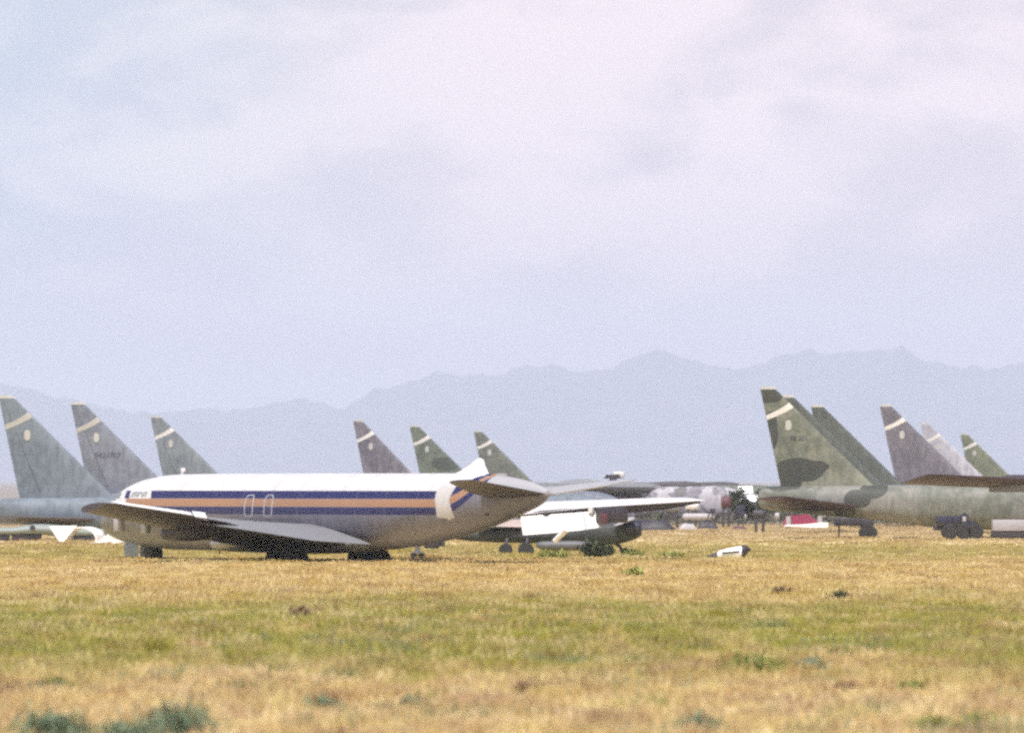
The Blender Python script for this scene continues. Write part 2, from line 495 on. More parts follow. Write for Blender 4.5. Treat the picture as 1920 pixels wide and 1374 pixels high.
add_lathe(bm, [(-0.03, 0.01), (-0.03, 0.14), (0.02, 0.14), (0.02, 0.01)], 'y', al_surf(-40.6, 2.72, 0.0)); obj('tail_vent', bm, M['dark'], al)
for (vx, vz) in ((-34.0, 2.5), (-33.4, 2.45), (-34.5, 2.43)):
    bm = bmesh.new(); patch(bm, al_surf, vx - 0.13, vx + 0.13, vz - 0.1, vz + 0.08, 2, 2); obj('service_panel', bm, M['hub'], al)
# wings (port is +y, towards the camera)
def al_wing(sy):
    if sy > 0:
        rows = ((1.2, -14.6, 12.6, 1.55, 0.92, 0.11), (2.6, -15.7, 11.4, 1.58, 1.02, 0.105), (4.6, -17.2, 9.6, 1.62, 1.25, 0.10), (7.2, -19.2, 7.2, 1.78, 1.88, 0.10),
                (9.0, -20.6, 6.3, 1.98, 2.22, 0.095), (14.0, -24.3, 4.6, 2.42, 2.82, 0.10), (18.6, -27.9, 3.0, 2.86, 3.26, 0.15), (19.15, -28.1, 2.7, 2.92, 3.30, 0.14))
    else:
        rows = ((1.2, -14.6, 12.6, 1.75, 0.92, 0.11), (4.6, -17.2, 9.6, 2.25, 1.45, 0.10), (9.0, -20.6, 6.3, 2.87, 2.46, 0.07),
                (14.0, -24.3, 4.6, 3.22, 3.0, 0.065), (19.0, -28.2, 3.2, 3.44, 3.34, 0.08), (20.1, -29.0, 2.6, 3.48, 3.40, 0.06))
    return foil([((xle, sy * y, zle), (xle - ch, sy * y, zte), tc) for y, xle, ch, zle, zte, tc in rows], n=14)
M['alwing'] = paint('airliner_shaded_wing_skin', (0.05, 0.04, 0.052), 0.5, 0.5)  # near wing and tailplane: underside shade put into the whole skin colour
M['wingwhite'] = paint('sunlit_wing_skin', (0.58, 0.56, 0.58), 0.5, 0.25, dark=0.7)  # far wing: sunlit copy of the skin, its top coloured bright
for sy in (1, -1):
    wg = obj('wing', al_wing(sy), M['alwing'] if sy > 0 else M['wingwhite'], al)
def P(px, py, y):
    """a point of the airliner at sideways station y, given where the photograph shows it"""
    x = -25.0
    for _ in range(6):
        D = nose_d + x * math.sin(R(TH)) - y * math.cos(R(TH))
        x = -(ax(px, D) - ax(196, nose_d) + math.sin(R(TH)) * y) / math.cos(R(TH))
    return Vector((x, y, az(py, D)))
# far wing: lowered flap, open cove behind the rear spar, hinges and stripped engine mounts
bm = bmesh.new(); rr = []
for p0, y0, p1, y1, yl in ((977, 967, 982, 1003, -10.4), (1030, 964, 1034, 999, -11.9), (1080, 961, 1086, 994, -13.3), (1116, 958, 1127, 988, -14.3)):
    a, b = P(p0 - 5, y0, yl) - Vector((0.25, 0, 0)), P(p1 - 5, y1, yl) - Vector((0.25, 0, 0)); rr.append([a, b, b + Vector((0.08, 0, 0)), a + Vector((0.1, 0, 0))])
bridge(bm, rr); fl = obj('lowered_flap', bm, M['white'], al, smooth=False)
bm = bmesh.new(); add_tube(bm, [P(1093, 960, -13.6) - Vector((0.03, 0, 0)), P(1098, 990, -13.6) - Vector((0.03, 0, 0))], 0.03, 6); obj('flap_seam', bm, M['titlegrey'], fl)
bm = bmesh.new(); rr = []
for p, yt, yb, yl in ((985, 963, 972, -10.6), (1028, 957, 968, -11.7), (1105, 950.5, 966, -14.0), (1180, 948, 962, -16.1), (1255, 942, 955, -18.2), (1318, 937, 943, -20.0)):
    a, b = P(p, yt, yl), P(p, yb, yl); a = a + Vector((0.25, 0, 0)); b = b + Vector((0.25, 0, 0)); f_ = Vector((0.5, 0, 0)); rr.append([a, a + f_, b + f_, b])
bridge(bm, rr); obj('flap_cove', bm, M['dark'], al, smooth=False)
bm = bmesh.new(); add_tube(bm, [P(1107, 949, -14.0) - Vector((0.1, 0, 0)), P(1106, 961, -14.0) - Vector((0.1, 0, 0))], 0.17, 10); obj('flap_hinge', bm, M['offwhite'], al)
bm = bmesh.new(); q = P(1150, 966, -14.5); add_box(bm, tuple(q + Vector((-0.9, -0.45, -0.4))), tuple(q + Vector((1.2, 0.45, 0.45))), 0.15); obj('engine_pylon', bm, M['dark'], al)
bm = bmesh.new(); q = P(1133, 972, -14.0); add_box(bm, tuple(q + Vector((-0.3, -0.15, -0.3))), tuple(q + Vector((0.3, 0.15, 0.3))), 0.05); obj('engine_mount', bm, M['maroon'], al)
bm = bmesh.new(); add_tube(bm, [P(1062, 992, -11.8), P(1040, 1014, -11.6)], [0.17, 0.15], 10); obj('flap_jack', bm, M['offwhite'], al)
    # root fairing
bm = bmesh.new()
bm = hull([(-29.5, 1.25, 0.8, 0.3), (-26.5, 1.55, 0.5, 1.75), (-22, 1.75, 0.42, 2.1), (-17, 1.7, 0.45, 2.05), (-14, 1.4, 0.5, 1.7), (-12.4, 1.1, 0.7, 0.3)], 2.4, 30, 32)
obj('wing_fairing', bm, M['metal'], al)
# sheet-metal upper skin of the inner flap, coloured paler than the wing for its sunlit top
M['flapmetal'] = paint('sunlit_flap_skin', (0.19, 0.19, 0.205), 0.5, 0.3)
bm = bmesh.new()
f = foil([((-23.4, 1.7, 2.0), (-30.4, 1.7, 1.0), 0.07), ((-23.2, 4.4, 2.15), (-29.2, 4.6, 1.2), 0.07), ((-23.9, 8.0, 2.42), (-27.4, 8.4, 1.86), 0.06), ((-24.8, 10.4, 2.50), (-27.1, 10.6, 2.14), 0.05)], n=8)
obj('inner_flap', f, M['flapmetal'], al)
bm = foil([((-26.8, 10.3, 2.74), (-27.4, 10.5, 2.34), 0.06), ((-27.5, 11.6, 2.84), (-28.0, 11.7, 2.52), 0.06)], n=6)
obj('raised_spoiler', bm, M['white'], al)
bm = foil([((-28.2, 12.2, 2.78), (-28.7, 12.3, 2.62), 0.08), ((-30.2, 18.5, 3.40), (-30.8, 18.5, 3.27), 0.08)], n=6)
obj('aileron', bm, M['offwhite'], al)
# engine pylon stubs
for (y, xo, zo, ln, ht, mt) in ((14.6, -24.4, 2.35, 0.75, 0.62, M['boxgrey']), (11.3, -22.0, 2.1, 0.6, 0.5, M['metal'])):
    bm = bmesh.new(); add_box(bm, (xo - ln, y - 0.17, zo - ht), (xo, y + 0.17, zo + 0.35), 0.07); obj('engine_pylon', bm, mt, al)
bm = hull([(-24.6, 1.98, 1.35, 0.1), (-24.3, 2.05, 1.22, 0.42), (-22, 2.1, 1.15, 0.5), (-20.6, 2.05, 1.2, 0.45), (-20.4, 1.95, 1.4, 0.1)], 2.6, 16, 20)
for v in bm.verts: v.co.y += 8.8
obj('engine_strut', bm, M['dark'], al)
# tailplanes
M['tailgrey'] = paint('sunlit_tailplane_skin', (0.33, 0.32, 0.345), 0.5, 0.35, dark=0.7)  # far tailplane: sunlit copy, coloured paler than the shaded near one
for sy in (1, -1):
    bm = foil([((-40.0, sy * 0.55, 3.70), (-45.4, sy * 0.30, 3.80), 0.09), ((-41.8, sy * 3.2, 4.06), (-45.9, sy * 3.2, 4.22), 0.09), ((-43.5, sy * 5.3, 4.42), (-45.9, sy * 5.3, 4.54), 0.07), ((-44.0, sy * 5.5, 4.48), (-45.8, sy * 5.5, 4.56), 0.04)], n=12)
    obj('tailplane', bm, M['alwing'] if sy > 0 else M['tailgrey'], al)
# what is left of the fin
bm = bmesh.new()
add_poly = [(-36.0, 4.80), (-36.8, 5.0), (-37.7, 5.32), (-38.55, 5.74), (-38.85, 5.66), (-39.0, 5.30), (-39.35, 4.78)]
a = [bm.verts.new((x, 0.16 - (0.06 if z > 5 else 0), z)) for x, z in add_poly]; b = [bm.verts.new((x, -0.16 + (0.06 if z > 5 else 0), z)) for x, z in add_poly]
bm.faces.new(a); bm.faces.new(b[::-1])
for i in range(len(a)):
    j = (i + 1) % len(a); bm.faces.new((a[i], a[j], b[j], b[i]))
obj('fin_stub', bm, M['white'], al)
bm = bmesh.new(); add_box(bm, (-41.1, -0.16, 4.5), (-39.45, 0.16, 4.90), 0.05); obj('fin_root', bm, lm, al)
bm = bmesh.new(); add_tube(bm, [(-8.3, 0, 4.8), (-8.4, 0, 5.1)], [0.06, 0.03]); add_box(bm, (-8.62, -0.03, 5.02), (-8.25, 0.03, 5.24), 0.01); obj('antenna', bm, M['offwhite'], al)
# landing gear
def bogie(parent, x, y, axle, ztop, mat_leg):
    lg = bmesh.new(); add_tube(lg, [(x + 0.1, y, ztop), (x, y, axle)], [0.22, 0.16]); add_tube(lg, [(x + 1.4, y, ztop - 0.05), (x + 0.1, y, axle + 0.35)], 0.08)
    add_box(lg, (x - 1.1, y - 0.08, axle - 0.08), (x + 1.1, y + 0.08, axle + 0.08), 0.04)
    leg = obj('main_gear', lg, mat_leg, parent)
    for dx in (-1.15, 1.15):
        for dy in (-0.24, 0.24):
            wheel(leg, 0.54, 0.34, (x + dx, y + dy, axle), M['rubber'], M['hub'])
for sy in (1, -1): bogie(al, -23.5, sy * 2.75, 0.10, 1.3, M['dark'])
lg = bmesh.new(); add_tube(lg, [(-5.2, 0, 1.2), (-5.3, 0, 0.3)], [0.12, 0.09]); add_tube(lg, [(-5.3, -0.3, 0.34), (-5.3, 0.3, 0.34)], 0.07)
leg = obj('nose_gear', lg, M['dark'], al)
for dy in (-0.25, 0.25): wheel(leg, 0.46, 0.26, (-5.3, dy, 0.34), M['rubber'], M['hub'])
M['bluegrey'] = paint('pale_blue_primer', (0.26, 0.29, 0.37), 0.6, 0.3)
for sy in (1, -1):
    bm = bmesh.new(); add_box(bm, (-4.5, sy * 0.55 - 0.025, 0.16), (-3.0, sy * 0.55 + 0.025, 0.98), 0.02); obj('gear_door', bm, M['bluegrey'], al)
bm = bmesh.new(); add_tube(bm, [(-13.2, 0.6, 0.6), (-13.25, 0.6, 0.36)], [0.05, 0.03]); obj('drain_mast', bm, M['dark'], al)

# ------------------------------------------------------------------ the swept-fin bombers
FIN_H = 7.6
def fin_le(v): return 7.35 + (-0.45 - 7.35) * v / FIN_H
def fin_te(v): return -1.62 * v / FIN_H
def fin_y(u, v):
    c = fin_le(v) - fin_te(v); s = (fin_le(v) - u) / c
    return c * 0.085 * af(min(max(s, 0), 1)) + 0.012
BCOUNT = 0
def bomber(label, px, s, zb, mat, yaw=-9.0, band=True, badge=True, serial=None, stab_dih=7.0, wing_rise=0.3, wing_root=0.0, tip_twist=0.0, wings=True, fus=None, band_mat=None, pods=(), wing_mat=None, fin_scale=1.0, gear=True, radome=None):
    """a stored eight-engined bomber; px is the column of the fin's rear foot, s its scale in photo pixels per metre, zb the height of the fin's foot"""
    d = FPX / s
    root = thing('bomber', label, 'bomber', (ax(px, d), d, 0), R(yaw), 'stored bombers in rows')
    fus = fus or mat
    z0 = max(0.12, zb - 3.45)
    st = [(-1.7, zb - 0.35, zb - 1.55, 0.45), (-1.2, zb - 0.05, zb - 1.85, 0.85), (1.5, zb + 0.0, zb - 2.1, 1.05), (7, zb + 0.05, zb - 2.6, 1.3), (14, zb + 0.1, z0 + 0.12, 1.5), (20, zb + 0.2, z0, 1.5),
          (38, zb + 0.22, z0, 1.5), (42, zb + 0.28, z0 + 0.05, 1.48), (44, zb + 0.1, z0 + 0.2, 1.3), (45.6, zb - 0.55, z0 + 0.55, 0.95), (46.6, zb - 1.1, z0 + 1.0, 0.4), (46.8, zb - 1.3, z0 + 1.3, 0.1)]
    obj('fuselage', hull(st, 2.35, 50, 36), fus, root)
    # fin
    secs = []
    for v in (-0.25, 0, 1.5, 3, 4.5, 6, 7.2, 7.55):
        secs.append(((fin_le(v), 0, zb + v), (fin_te(v), 0, zb + v), 0.085))
    fn = obj('fin', foil(secs, (0, 1, 0), 12), mat, root)
    bm = foil([((fin_le(7.52), 0, zb + 7.56), (fin_te(7.52), 0, zb + 7.56), 0.09), ((fin_le(7.6) - 0.1, 0, zb + 7.78), (fin_te(7.6) + 0.05, 0, zb + 7.76), 0.06)], (0, 1, 0), 8)
    obj('fin_cap', bm, M['badge'], fn)
    if band:
        def bandf(sy):
            def f(t, q):
                vc = 5.35 + 0.98 * t + (q - 0.5) * 0.36
                te, le = fin_te(vc), fin_le(vc); u = te + (le - te) * (0.01 + 0.98 * t)
                return (u, sy * (fin_y(u, vc) + 0.012), zb + vc)
            return f
        bm = bmesh.new()
        for sy in (-1, 1): patch(bm, bandf(sy), 0, 1, 0, 1, 14, 2)
        obj('fin_band', bm, band_mat or M['cream'], fn)
    bm = bmesh.new()
    for sy in (-1, 1):
        patch(bm, lambda t, q: (fin_te(t) + (fin_le(t) - fin_te(t)) * (0.24 + 0.008 * q), sy * (fin_y(fin_te(t) + (fin_le(t) - fin_te(t)) * (0.24 + 0.008 * q), t) + 0.010), zb + t), 0.5, 7.3, 0, 1, 16, 1)
    obj('rudder_gap', bm, M['ink'], fn)
    if badge:
        bm = bmesh.new()
        for sy in (-1, 1):
            uc, vc = 0.62, 4.75; yo = max(fin_y(uc + q, vc + r_) for q in (-0.3, 0, 0.3) for r_ in (-0.5, 0, 0.5)) + 0.02
            vs = [bm.verts.new((uc + 0.25 * math.cos(2*math.pi*q/14), sy * yo, zb + vc + 0.42 * math.copysign(abs(math.sin(2*math.pi*q/14)) ** 0.7, math.sin(2*math.pi*q/14)))) for q in range(14)]
            bm.faces.new(vs)
        obj('fin_badge', bm, M['badge'], fn, smooth=False)
    if serial:
        txt, u0, v0, size = serial
        cu = bpy.data.curves.new('lettering', 'FONT'); cu.body = txt; cu.size = size; cu.resolution_u = 2
        tmp = bpy.data.objects.new('lettering', cu); C.objects.link(tmp); bpy.context.view_layer.update()
        me = bpy.data.meshes.new_from_object(tmp.evaluated_get(bpy.context.evaluated_depsgraph_get()))
        bpy.data.objects.remove(tmp)
        for v in me.vertices: v.co.z += -(-(max(fin_y(u0 + k * 0.3, v0) for k in range(9)) + 0.02)) * -1 + fin_y(u0 + v.co.x, v0 + v.co.y) + 0.015
        me.materials.clear(); me.materials.append(M['ink'])
        to = bpy.data.objects.new('serial_number', me); C.objects.link(to); to.parent = fn
        to.location = (u0, -(max(fin_y(u0 + k * 0.3, v0) for k in range(9)) + 0.02), zb + v0); to.rotation_euler = (R(90), 0, 0)
    dz = math.tan(R(stab_dih))
    for sy in (-1, 1):
        zs = zb - 1.75
        bm = foil([((6.4, sy * 0.7, zs + 0.12), (0.9, sy * 0.7, zs - 0.1), 0.09), ((1.5, sy * 7.4, zs + 6.7 * dz + 0.08), (-0.9, sy * 7.4, zs + 6.7 * dz - 0.04), 0.09)], n=10)
        obj('stabilizer', bm, wing_mat or M['undershade'], root)
    if wings:
        for sy in (-1, 1):
            secs = []
            for y, xle, ch, t in ((0.8, 35.5, 10.5, 0.13), (6, 31.6, 8.6, 0.11), (14, 25.6, 6.2, 0.10), (22, 19.6, 4.4, 0.09), (26.8, 16.0, 3.3, 0.08), (27.6, 14.9, 2.1, 0.05)):
                r = wing_root + (wing_rise - wing_root) * (y / 27.0) ** 1.5; tw = tip_twist * y / 27.0
                secs.append(((xle, sy * y, zb + 0.02 + r + 0.1 + tw), (xle - ch, sy * y, zb + 0.02 + r - 0.12 - tw), t))
            wo = obj('wing', foil(secs, n=10), wing_mat or M['undershade'], root)
            for yp in (10.5, 18.5):
                xl = 35.5 - 0.75 * yp; r = wing_rise * (yp / 27.0) ** 1.5
                bm = bmesh.new(); add_box(bm, (xl - 3.2, sy * yp - 0.14, zb + r - 0.75), (xl + 0.9, sy * yp + 0.14, zb + r + 0.05), 0.1)
                obj('engine_pylon', bm, M['greymetal'], wo)
            if pods:
                for yp in pods:
                    xl = 35.5 - 0.75 * yp; r = wing_rise * (yp / 27.0) ** 1.5
                    bm = bmesh.new()
                    for q in (-0.62, 0.62):
                        add_lathe(bm, [(-4.0, 0.25), (-3.9, 0.35), (-2.2, 0.52), (0.6, 0.55), (1.5, 0.5), (1.7, 0.42), (1.4, 0.36)], 'x', (xl + 0.5, sy * yp + q, zb + r - 0.95), 16)
                    obj('engine_pod', bm, M['dark'], wo)
    if gear:
        for gx in (19.5, 35.0):
            lg = bmesh.new()
            for sy in (-1, 1): add_tube(lg, [(gx, sy * 0.9, z0 + 0.3), (gx, sy * 1.15, 0.35)], 0.13)
            add_tube(lg, [(gx, -1.5, 0.4), (gx, 1.5, 0.4)], 0.09)
            lo = obj('main_gear', lg, M['hub'], root)
            for yy in (-1.5, -0.9, 0.9, 1.5): wheel(lo, 0.62, 0.34, (gx, yy, 0.45), M['rubber'], M['hub'])
    return root

K = {}
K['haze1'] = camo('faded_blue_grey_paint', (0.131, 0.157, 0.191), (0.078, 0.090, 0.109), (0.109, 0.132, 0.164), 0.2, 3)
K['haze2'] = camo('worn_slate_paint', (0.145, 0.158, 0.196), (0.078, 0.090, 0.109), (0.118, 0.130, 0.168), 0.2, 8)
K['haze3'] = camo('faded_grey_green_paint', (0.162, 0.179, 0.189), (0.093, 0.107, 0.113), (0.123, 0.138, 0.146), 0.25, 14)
K['plum'] = camo('plum_brown_camouflage', (0.153, 0.139, 0.156), (0.077, 0.072, 0.077), (0.101, 0.089, 0.109), 0.3, 21, (0.44, 0.5))
K['fern'] = camo('two_green_camouflage', (0.115, 0.129, 0.096), (0.047, 0.055, 0.047), (0.079, 0.092, 0.076), 0.35, 33, (0.46, 0.52), blobs=((3.0, 6.6, 1.8, 0.9),))
K['moss'] = camo('mossy_green_camouflage', (0.125, 0.130, 0.103), (0.047, 0.055, 0.047), (0.092, 0.098, 0.084), 0.3, 47, (0.46, 0.52))
zbM = 4.54 - 11 / 24.0
K['tan'] = camo('tan_and_green_fin_camouflage', (0.170, 0.172, 0.132), (0.028, 0.031, 0.027), (0.095, 0.106, 0.078), 0.24, 61, (0.455, 0.53),
                blobs=((1.5, zbM + 1.25, 2.0, 0.95), (0.7, zbM + 0.3, 1.0, 0.9), (2.8, zbM + 1.55, 1.1, 0.42), (-1.2, zbM + 7.2, 1.5, 0.75), (-0.9, zbM + 4.2, 0.7, 1.6)))
K['greyfus'] = camo('grey_tan_fuselage_camouflage', (0.175, 0.172, 0.155), (0.032, 0.035, 0.032), (0.100, 0.108, 0.086), 0.25, 57, (0.46, 0.54),
                blobs=((7.4, zbM - 0.2, 1.1, 0.8), (6.2, zbM - 1.0, 1.1, 0.75), (5.2, zbM - 1.9, 0.9, 0.6), (0.2, zbM + 0.1, 1.5, 0.5), (24.0, zbM - 0.9, 3.0, 1.0)))
K['patchy'] = camo('patchy_stripped_metal', (0.34, 0.32, 0.35), (0.1, 0.1, 0.1), (0.13, 0.12, 0.145), 0.55, 19, (0.47, 0.5), blobs=((33.0, 2.6, 1.1, 0.5), (38.5, 3.3, 0.7, 0.6), (27.0, 2.2, 1.8, 0.4)))
K['dkgreen'] = camo('dark_green_paint', (0.067, 0.075, 0.067), (0.040, 0.045, 0.040), (0.056, 0.065, 0.062), 0.25, 60)
K['violet'] = camo('violet_grey_paint', (0.128, 0.117, 0.139), (0.062, 0.056, 0.068), (0.103, 0.097, 0.118), 0.3, 71)
K['pale'] = camo('pale_silver_paint', (0.356, 0.340, 0.367), (0.234, 0.234, 0.244), (0.296, 0.285, 0.317), 0.3, 82)
K['olive'] = camo('olive_green_camouflage', (0.138, 0.146, 0.089), (0.061, 0.066, 0.044), (0.099, 0.107, 0.074), 0.35, 90, (0.48, 0.54))
M['mutedband'] = paint('yellowed_band_paint', (0.36, 0.345, 0.32), 0.6, 0.3)
M['shadedwing'] = paint('shaded_maroon_wing_skin', (0.045, 0.024, 0.028), 0.55, 0.4)  # shadow tone of the underside used as the colour of the whole wing

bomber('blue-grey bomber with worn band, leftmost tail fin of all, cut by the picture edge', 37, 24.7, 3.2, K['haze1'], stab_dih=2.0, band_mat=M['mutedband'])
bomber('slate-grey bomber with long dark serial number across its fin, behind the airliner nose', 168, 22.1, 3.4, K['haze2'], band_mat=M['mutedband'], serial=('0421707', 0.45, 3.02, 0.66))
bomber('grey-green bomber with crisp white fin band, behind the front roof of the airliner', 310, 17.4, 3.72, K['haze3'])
bomber('plum-brown bomber, its fin above the middle of the airliner roof', 687, 16.6, 3.6, K['plum'], yaw=-22.0, fus=K['patchy'], wing_mat=M['metal'], pods=(10.5,), wing_rise=0.9)
bomber('two-tone green bomber, its fin just left of the airliner fin stub', 792, 14.9, 3.68, K['fern'])
bomber('mossy green bomber, its fin directly behind the white airliner fin stub', 910, 13.6, 3.6, K['moss'], fus=K['haze3'])
bomber('large tan and dark green camouflaged bomber with the tallest fin, nearest on the right', 1464, 24.0, zbM, K['tan'], fus=K['greyfus'], wing_rise=0.52, wing_root=-0.25, tip_twist=0.22, wing_mat=M['shadedwing'], serial=('58 201', 0.75, 3.55, 0.5), stab_dih=7.0)
bomber('green bomber almost hidden, its fin edge peeking out behind the tallest fin', 1498, 21.6, 4.15, K['dkgreen'], band=False, badge=False)
bomber('dark green bomber without a fin band, second fin from the tallest one', 1552, 19.6, 3.98, K['dkgreen'], band=False, badge=False)
bomber('violet-grey bomber with white fin band, rightwards of the dark bandless fin', 1680, 18.9, 4.28, K['violet'])
bomber('pale silver bomber, its fin half hidden behind the violet-grey fin', 1750, 14.9, 3.98, K['pale'])
bomber('olive green bomber with the smallest fin, rightmost in the rows', 1820, 12.2, 3.95, K['olive'])

# ------------------------------------------------------------------ stripped jet behind the airliner's tail
JD = 652.0
def jx(px): return ax(px, JD) - ax(1030, JD)
def jz(py): return az(py, JD)
M['gunship'] = camo('black_green_faded_paint', (0.036, 0.039, 0.041), (0.024, 0.024, 0.027), (0.025, 0.027, 0.030), 0.8, 5)
jt = thing('stripped_jet', 'dark green stripped jet without wings, standing behind the airliner tail and lowered flap', 'aircraft', (ax(1030, JD), JD, 0), 0)
st = [(jx(p), jz(a), jz(b), hw) for p, a, b, hw in ((842, 1003, 1008, 0.12), (880, 993, 1014, 0.5), (940, 988, 1017, 0.8), (1000, 988, 1018, 0.95), (1060, 984, 1020, 0.95), (1120, 979, 1022, 0.9), (1165, 976, 1018, 0.75), (1190, 980, 1011, 0.5), (1203, 986, 1003, 0.15))]
obj('fuselage', hull(st, 2.4, 40, 32), M['gunship'], jt)
bm = foil([((jx(985), 0.9, jz(975)), (jx(985), -1.1, jz(988)), 0.08), ((jx(925), 0.4, jz(975)), (jx(925), -1.2, jz(986)), 0.07), ((jx(895), -0.4, jz(984)), (jx(895), -1.2, jz(988)), 0.04)], n=8)
obj('tailplane', bm, paint('pinkish_primer', (0.42, 0.33, 0.30), 0.6, 0.3), jt)
bm = foil([((jx(1185), -0.2, jz(969)), (jx(1150), -0.9, jz(985)), 0.06), ((jx(1190), -1.6, jz(971)), (jx(1158), -1.7, jz(984)), 0.05)], n=6); obj('canopy_cover', bm, M['boxgrey'], jt)
bm = bmesh.new(); add_lathe(bm, [(-0.5, 0.1), (-0.45, 0.42), (0.3, 0.5), (0.5, 0.4), (0.5, 0.1)], 'x', (jx(1187), -0.5, jz(990)), 18); obj('intake', bm, M['navy'], jt)
for (p, y_, r) in ((948, -1.3, 0.42), (986, -1.7, 0.48)):
    lg = bmesh.new(); add_tube(lg, [(jx(p) + 0.1, y_ + 0.5, jz(1010)), (jx(p), y_, 0.35)], [0.13, 0.1])
    lo = obj('main_gear', lg, M['dark'], jt); wheel(lo, r, 0.3, (jx(p), y_, 0.3), M['rubber'], M['hub'])
lg = bmesh.new(); add_tube(lg, [(jx(1152), -0.2, jz(1014)), (jx(1163), -0.2, jz(1026)), (jx(1172), -0.2, jz(1044))], [0.15, 0.11, 0.1]); lo = obj('nose_gear', lg, M['dark'], jt)
wheel(lo, 0.26, 0.2, (jx(1173), -0.2, 0.2), M['rubber'], M['hub'])
bm = hull([(jx(1005), 0.75, 0.5, 0.05), (jx(1020), 0.85, 0.3, 0.3), (jx(1075), 0.88, 0.28, 0.32), (jx(1110), 0.8, 0.3, 0.28), (jx(1122), 0.65, 0.45, 0.05)], 2, 16, 18)
for v in bm.verts: v.co.y -= 2.3
o = obj('drop_tank', bm, M['hub']); o.location = jt.location
tag(o, 'grey torpedo-shaped tank lying in the grass in front of the stripped dark jet', 'fuel tank')
# tail jack standing near the airliner's tail
d = 620.0
jk = thing('tail_jack', 'small dark wheeled jack standing in grass under the airliner tail', 'jack', (ax(783, d), d, 0))
bm = bmesh.new(); add_tube(bm, [(0, 0, 0.35), (0, 0, 0.95)], [0.16, 0.1]); obj('post', bm, M['hub'], jk)
bm = bmesh.new(); add_box(bm, (-0.3, -0.2, 0.3), (0.3, 0.2, 0.42), 0.03); obj('base', bm, M['hub'], jk)
for q in (-0.22, 0.22): wheel(jk, 0.2, 0.12, (q, 0, 0.2), M['rubber'], M['hub'])
d = 690.0
bm = bmesh.new(); add_box(bm, (-0.55, -0.5, 0.15), (0.45, 0.5, 1.15), 0.1); add_box(bm, (-0.35, -0.35, 1.15), (0.15, 0.3, 1.45), 0.06); add_box(bm, (0.45, -0.2, 0.3), (0.8, 0.2, 0.75), 0.05)
o = obj('generator', bm, M['dark']); o.location = (ax(811, d), d, 0); tag(o, 'dark boxy ground generator half hidden below the airliner tail', 'generator')

# ------------------------------------------------------------------ scrap lying about
d = gd(1046.5)
po = thing('engine_cowling', 'white engine cowling with dark ends lying tilted in the straw grass', 'engine cowling', (ax(1362, d), d, 0))
k = d / FPX
def ex(px): return (px - 1362) * k
def ez(py): return EYE - (py - 900) * k
st = [(ex(1345), ez(1034), ez(1047), 0.28), (ex(1352), ez(1031), ez(1049), 0.45), (ex(1372), ez(1026), ez(1050), 0.55), (ex(1390), ez(1023), ez(1049), 0.58)]
obj('body', hull(st, 2.2, 16, 26), M['white'], po)
st = [(ex(1325), ez(1042), ez(1046), 0.08), (ex(1334), ez(1038), ez(1047), 0.22), (ex(1344.5), ez(1035.5), ez(1047), 0.27)]
obj('exhaust_cone', hull(st, 2, 8, 18), M['dark'], po)
st = [(ex(1390.3), ez(1022), ez(1043), 0.6), (ex(1397), ez(1021), ez(1041), 0.55), (ex(1404), ez(1026), ez(1034), 0.2), (ex(1408), ez(1028), ez(1032), 0.06)]
obj('intake_cone', hull(st, 2.4, 10, 22), M['dark'], po)
bm = bmesh.new(); add_tube(bm, [(ex(1391), -0.35, ez(1040)), (ex(1396), -0.4, ez(1052))], [0.14, 0.1]); obj('support_leg', bm, M['dark'], po)
bm = bmesh.new(); add_box(bm, (ex(1352), -0.62, ez(1037.5)), (ex(1386), -0.5, ez(1034.5)), 0.01)
for v in bm.verts: v.co.z += (v.co.x - ex(1352)) * 0.09
obj('cowl_stripe', bm, M['ink'], po)

d = 830.0
rs = thing('red_sled', 'crimson equipment frame with white end posts beneath the largest bomber tail', 'equipment sled', (ax(1505, d), d, 0))
bm = bmesh.new(); k = d / FPX
rr = []
for p, a, b in ((1468, 979, 984), (1476, 967, 983), (1515, 964, 982), (1528, 974, 981), (1536, 977, 981)):
    x = (p - 1505) * k; rr.append([(x, -0.8, az(a, d)), (x, 0.8, az(a, d)), (x, 0.9, az(b, d)), (x, -0.9, az(b, d))])
bridge(bm, rr); obj('body', bm, M['red'], rs)
for p in (1478, 1537):
    bm = bmesh.new(); x = (p - 1505) * k; add_tube(bm, [(x, -0.95, 0.8), (x, -0.95, 1.75)], 0.2, 12); obj('end_post', bm, M['boxgrey'], rs)
bm = bmesh.new(); rr = []
for p, a, b in ((1470, 984, 986), (1510, 982, 988), (1540, 979, 989), (1552, 979, 988)):
    x = (p - 1505) * k; rr.append([(x, -1.2, az(a, d)), (x, -0.95, az(a, d)), (x, -0.95, az(b, d)), (x, -1.2, az(b, d))])
bridge(bm, rr); obj('white_skid', bm, M['white'], rs)
bm = bmesh.new(); add_box(bm, (-1.4, -0.86, 1.28), (0.35, -0.8, 1.42)); obj('faded_stripe', bm, paint('pink_faded_paint', (0.34, 0.06, 0.12), 0.6, 0.3), rs)

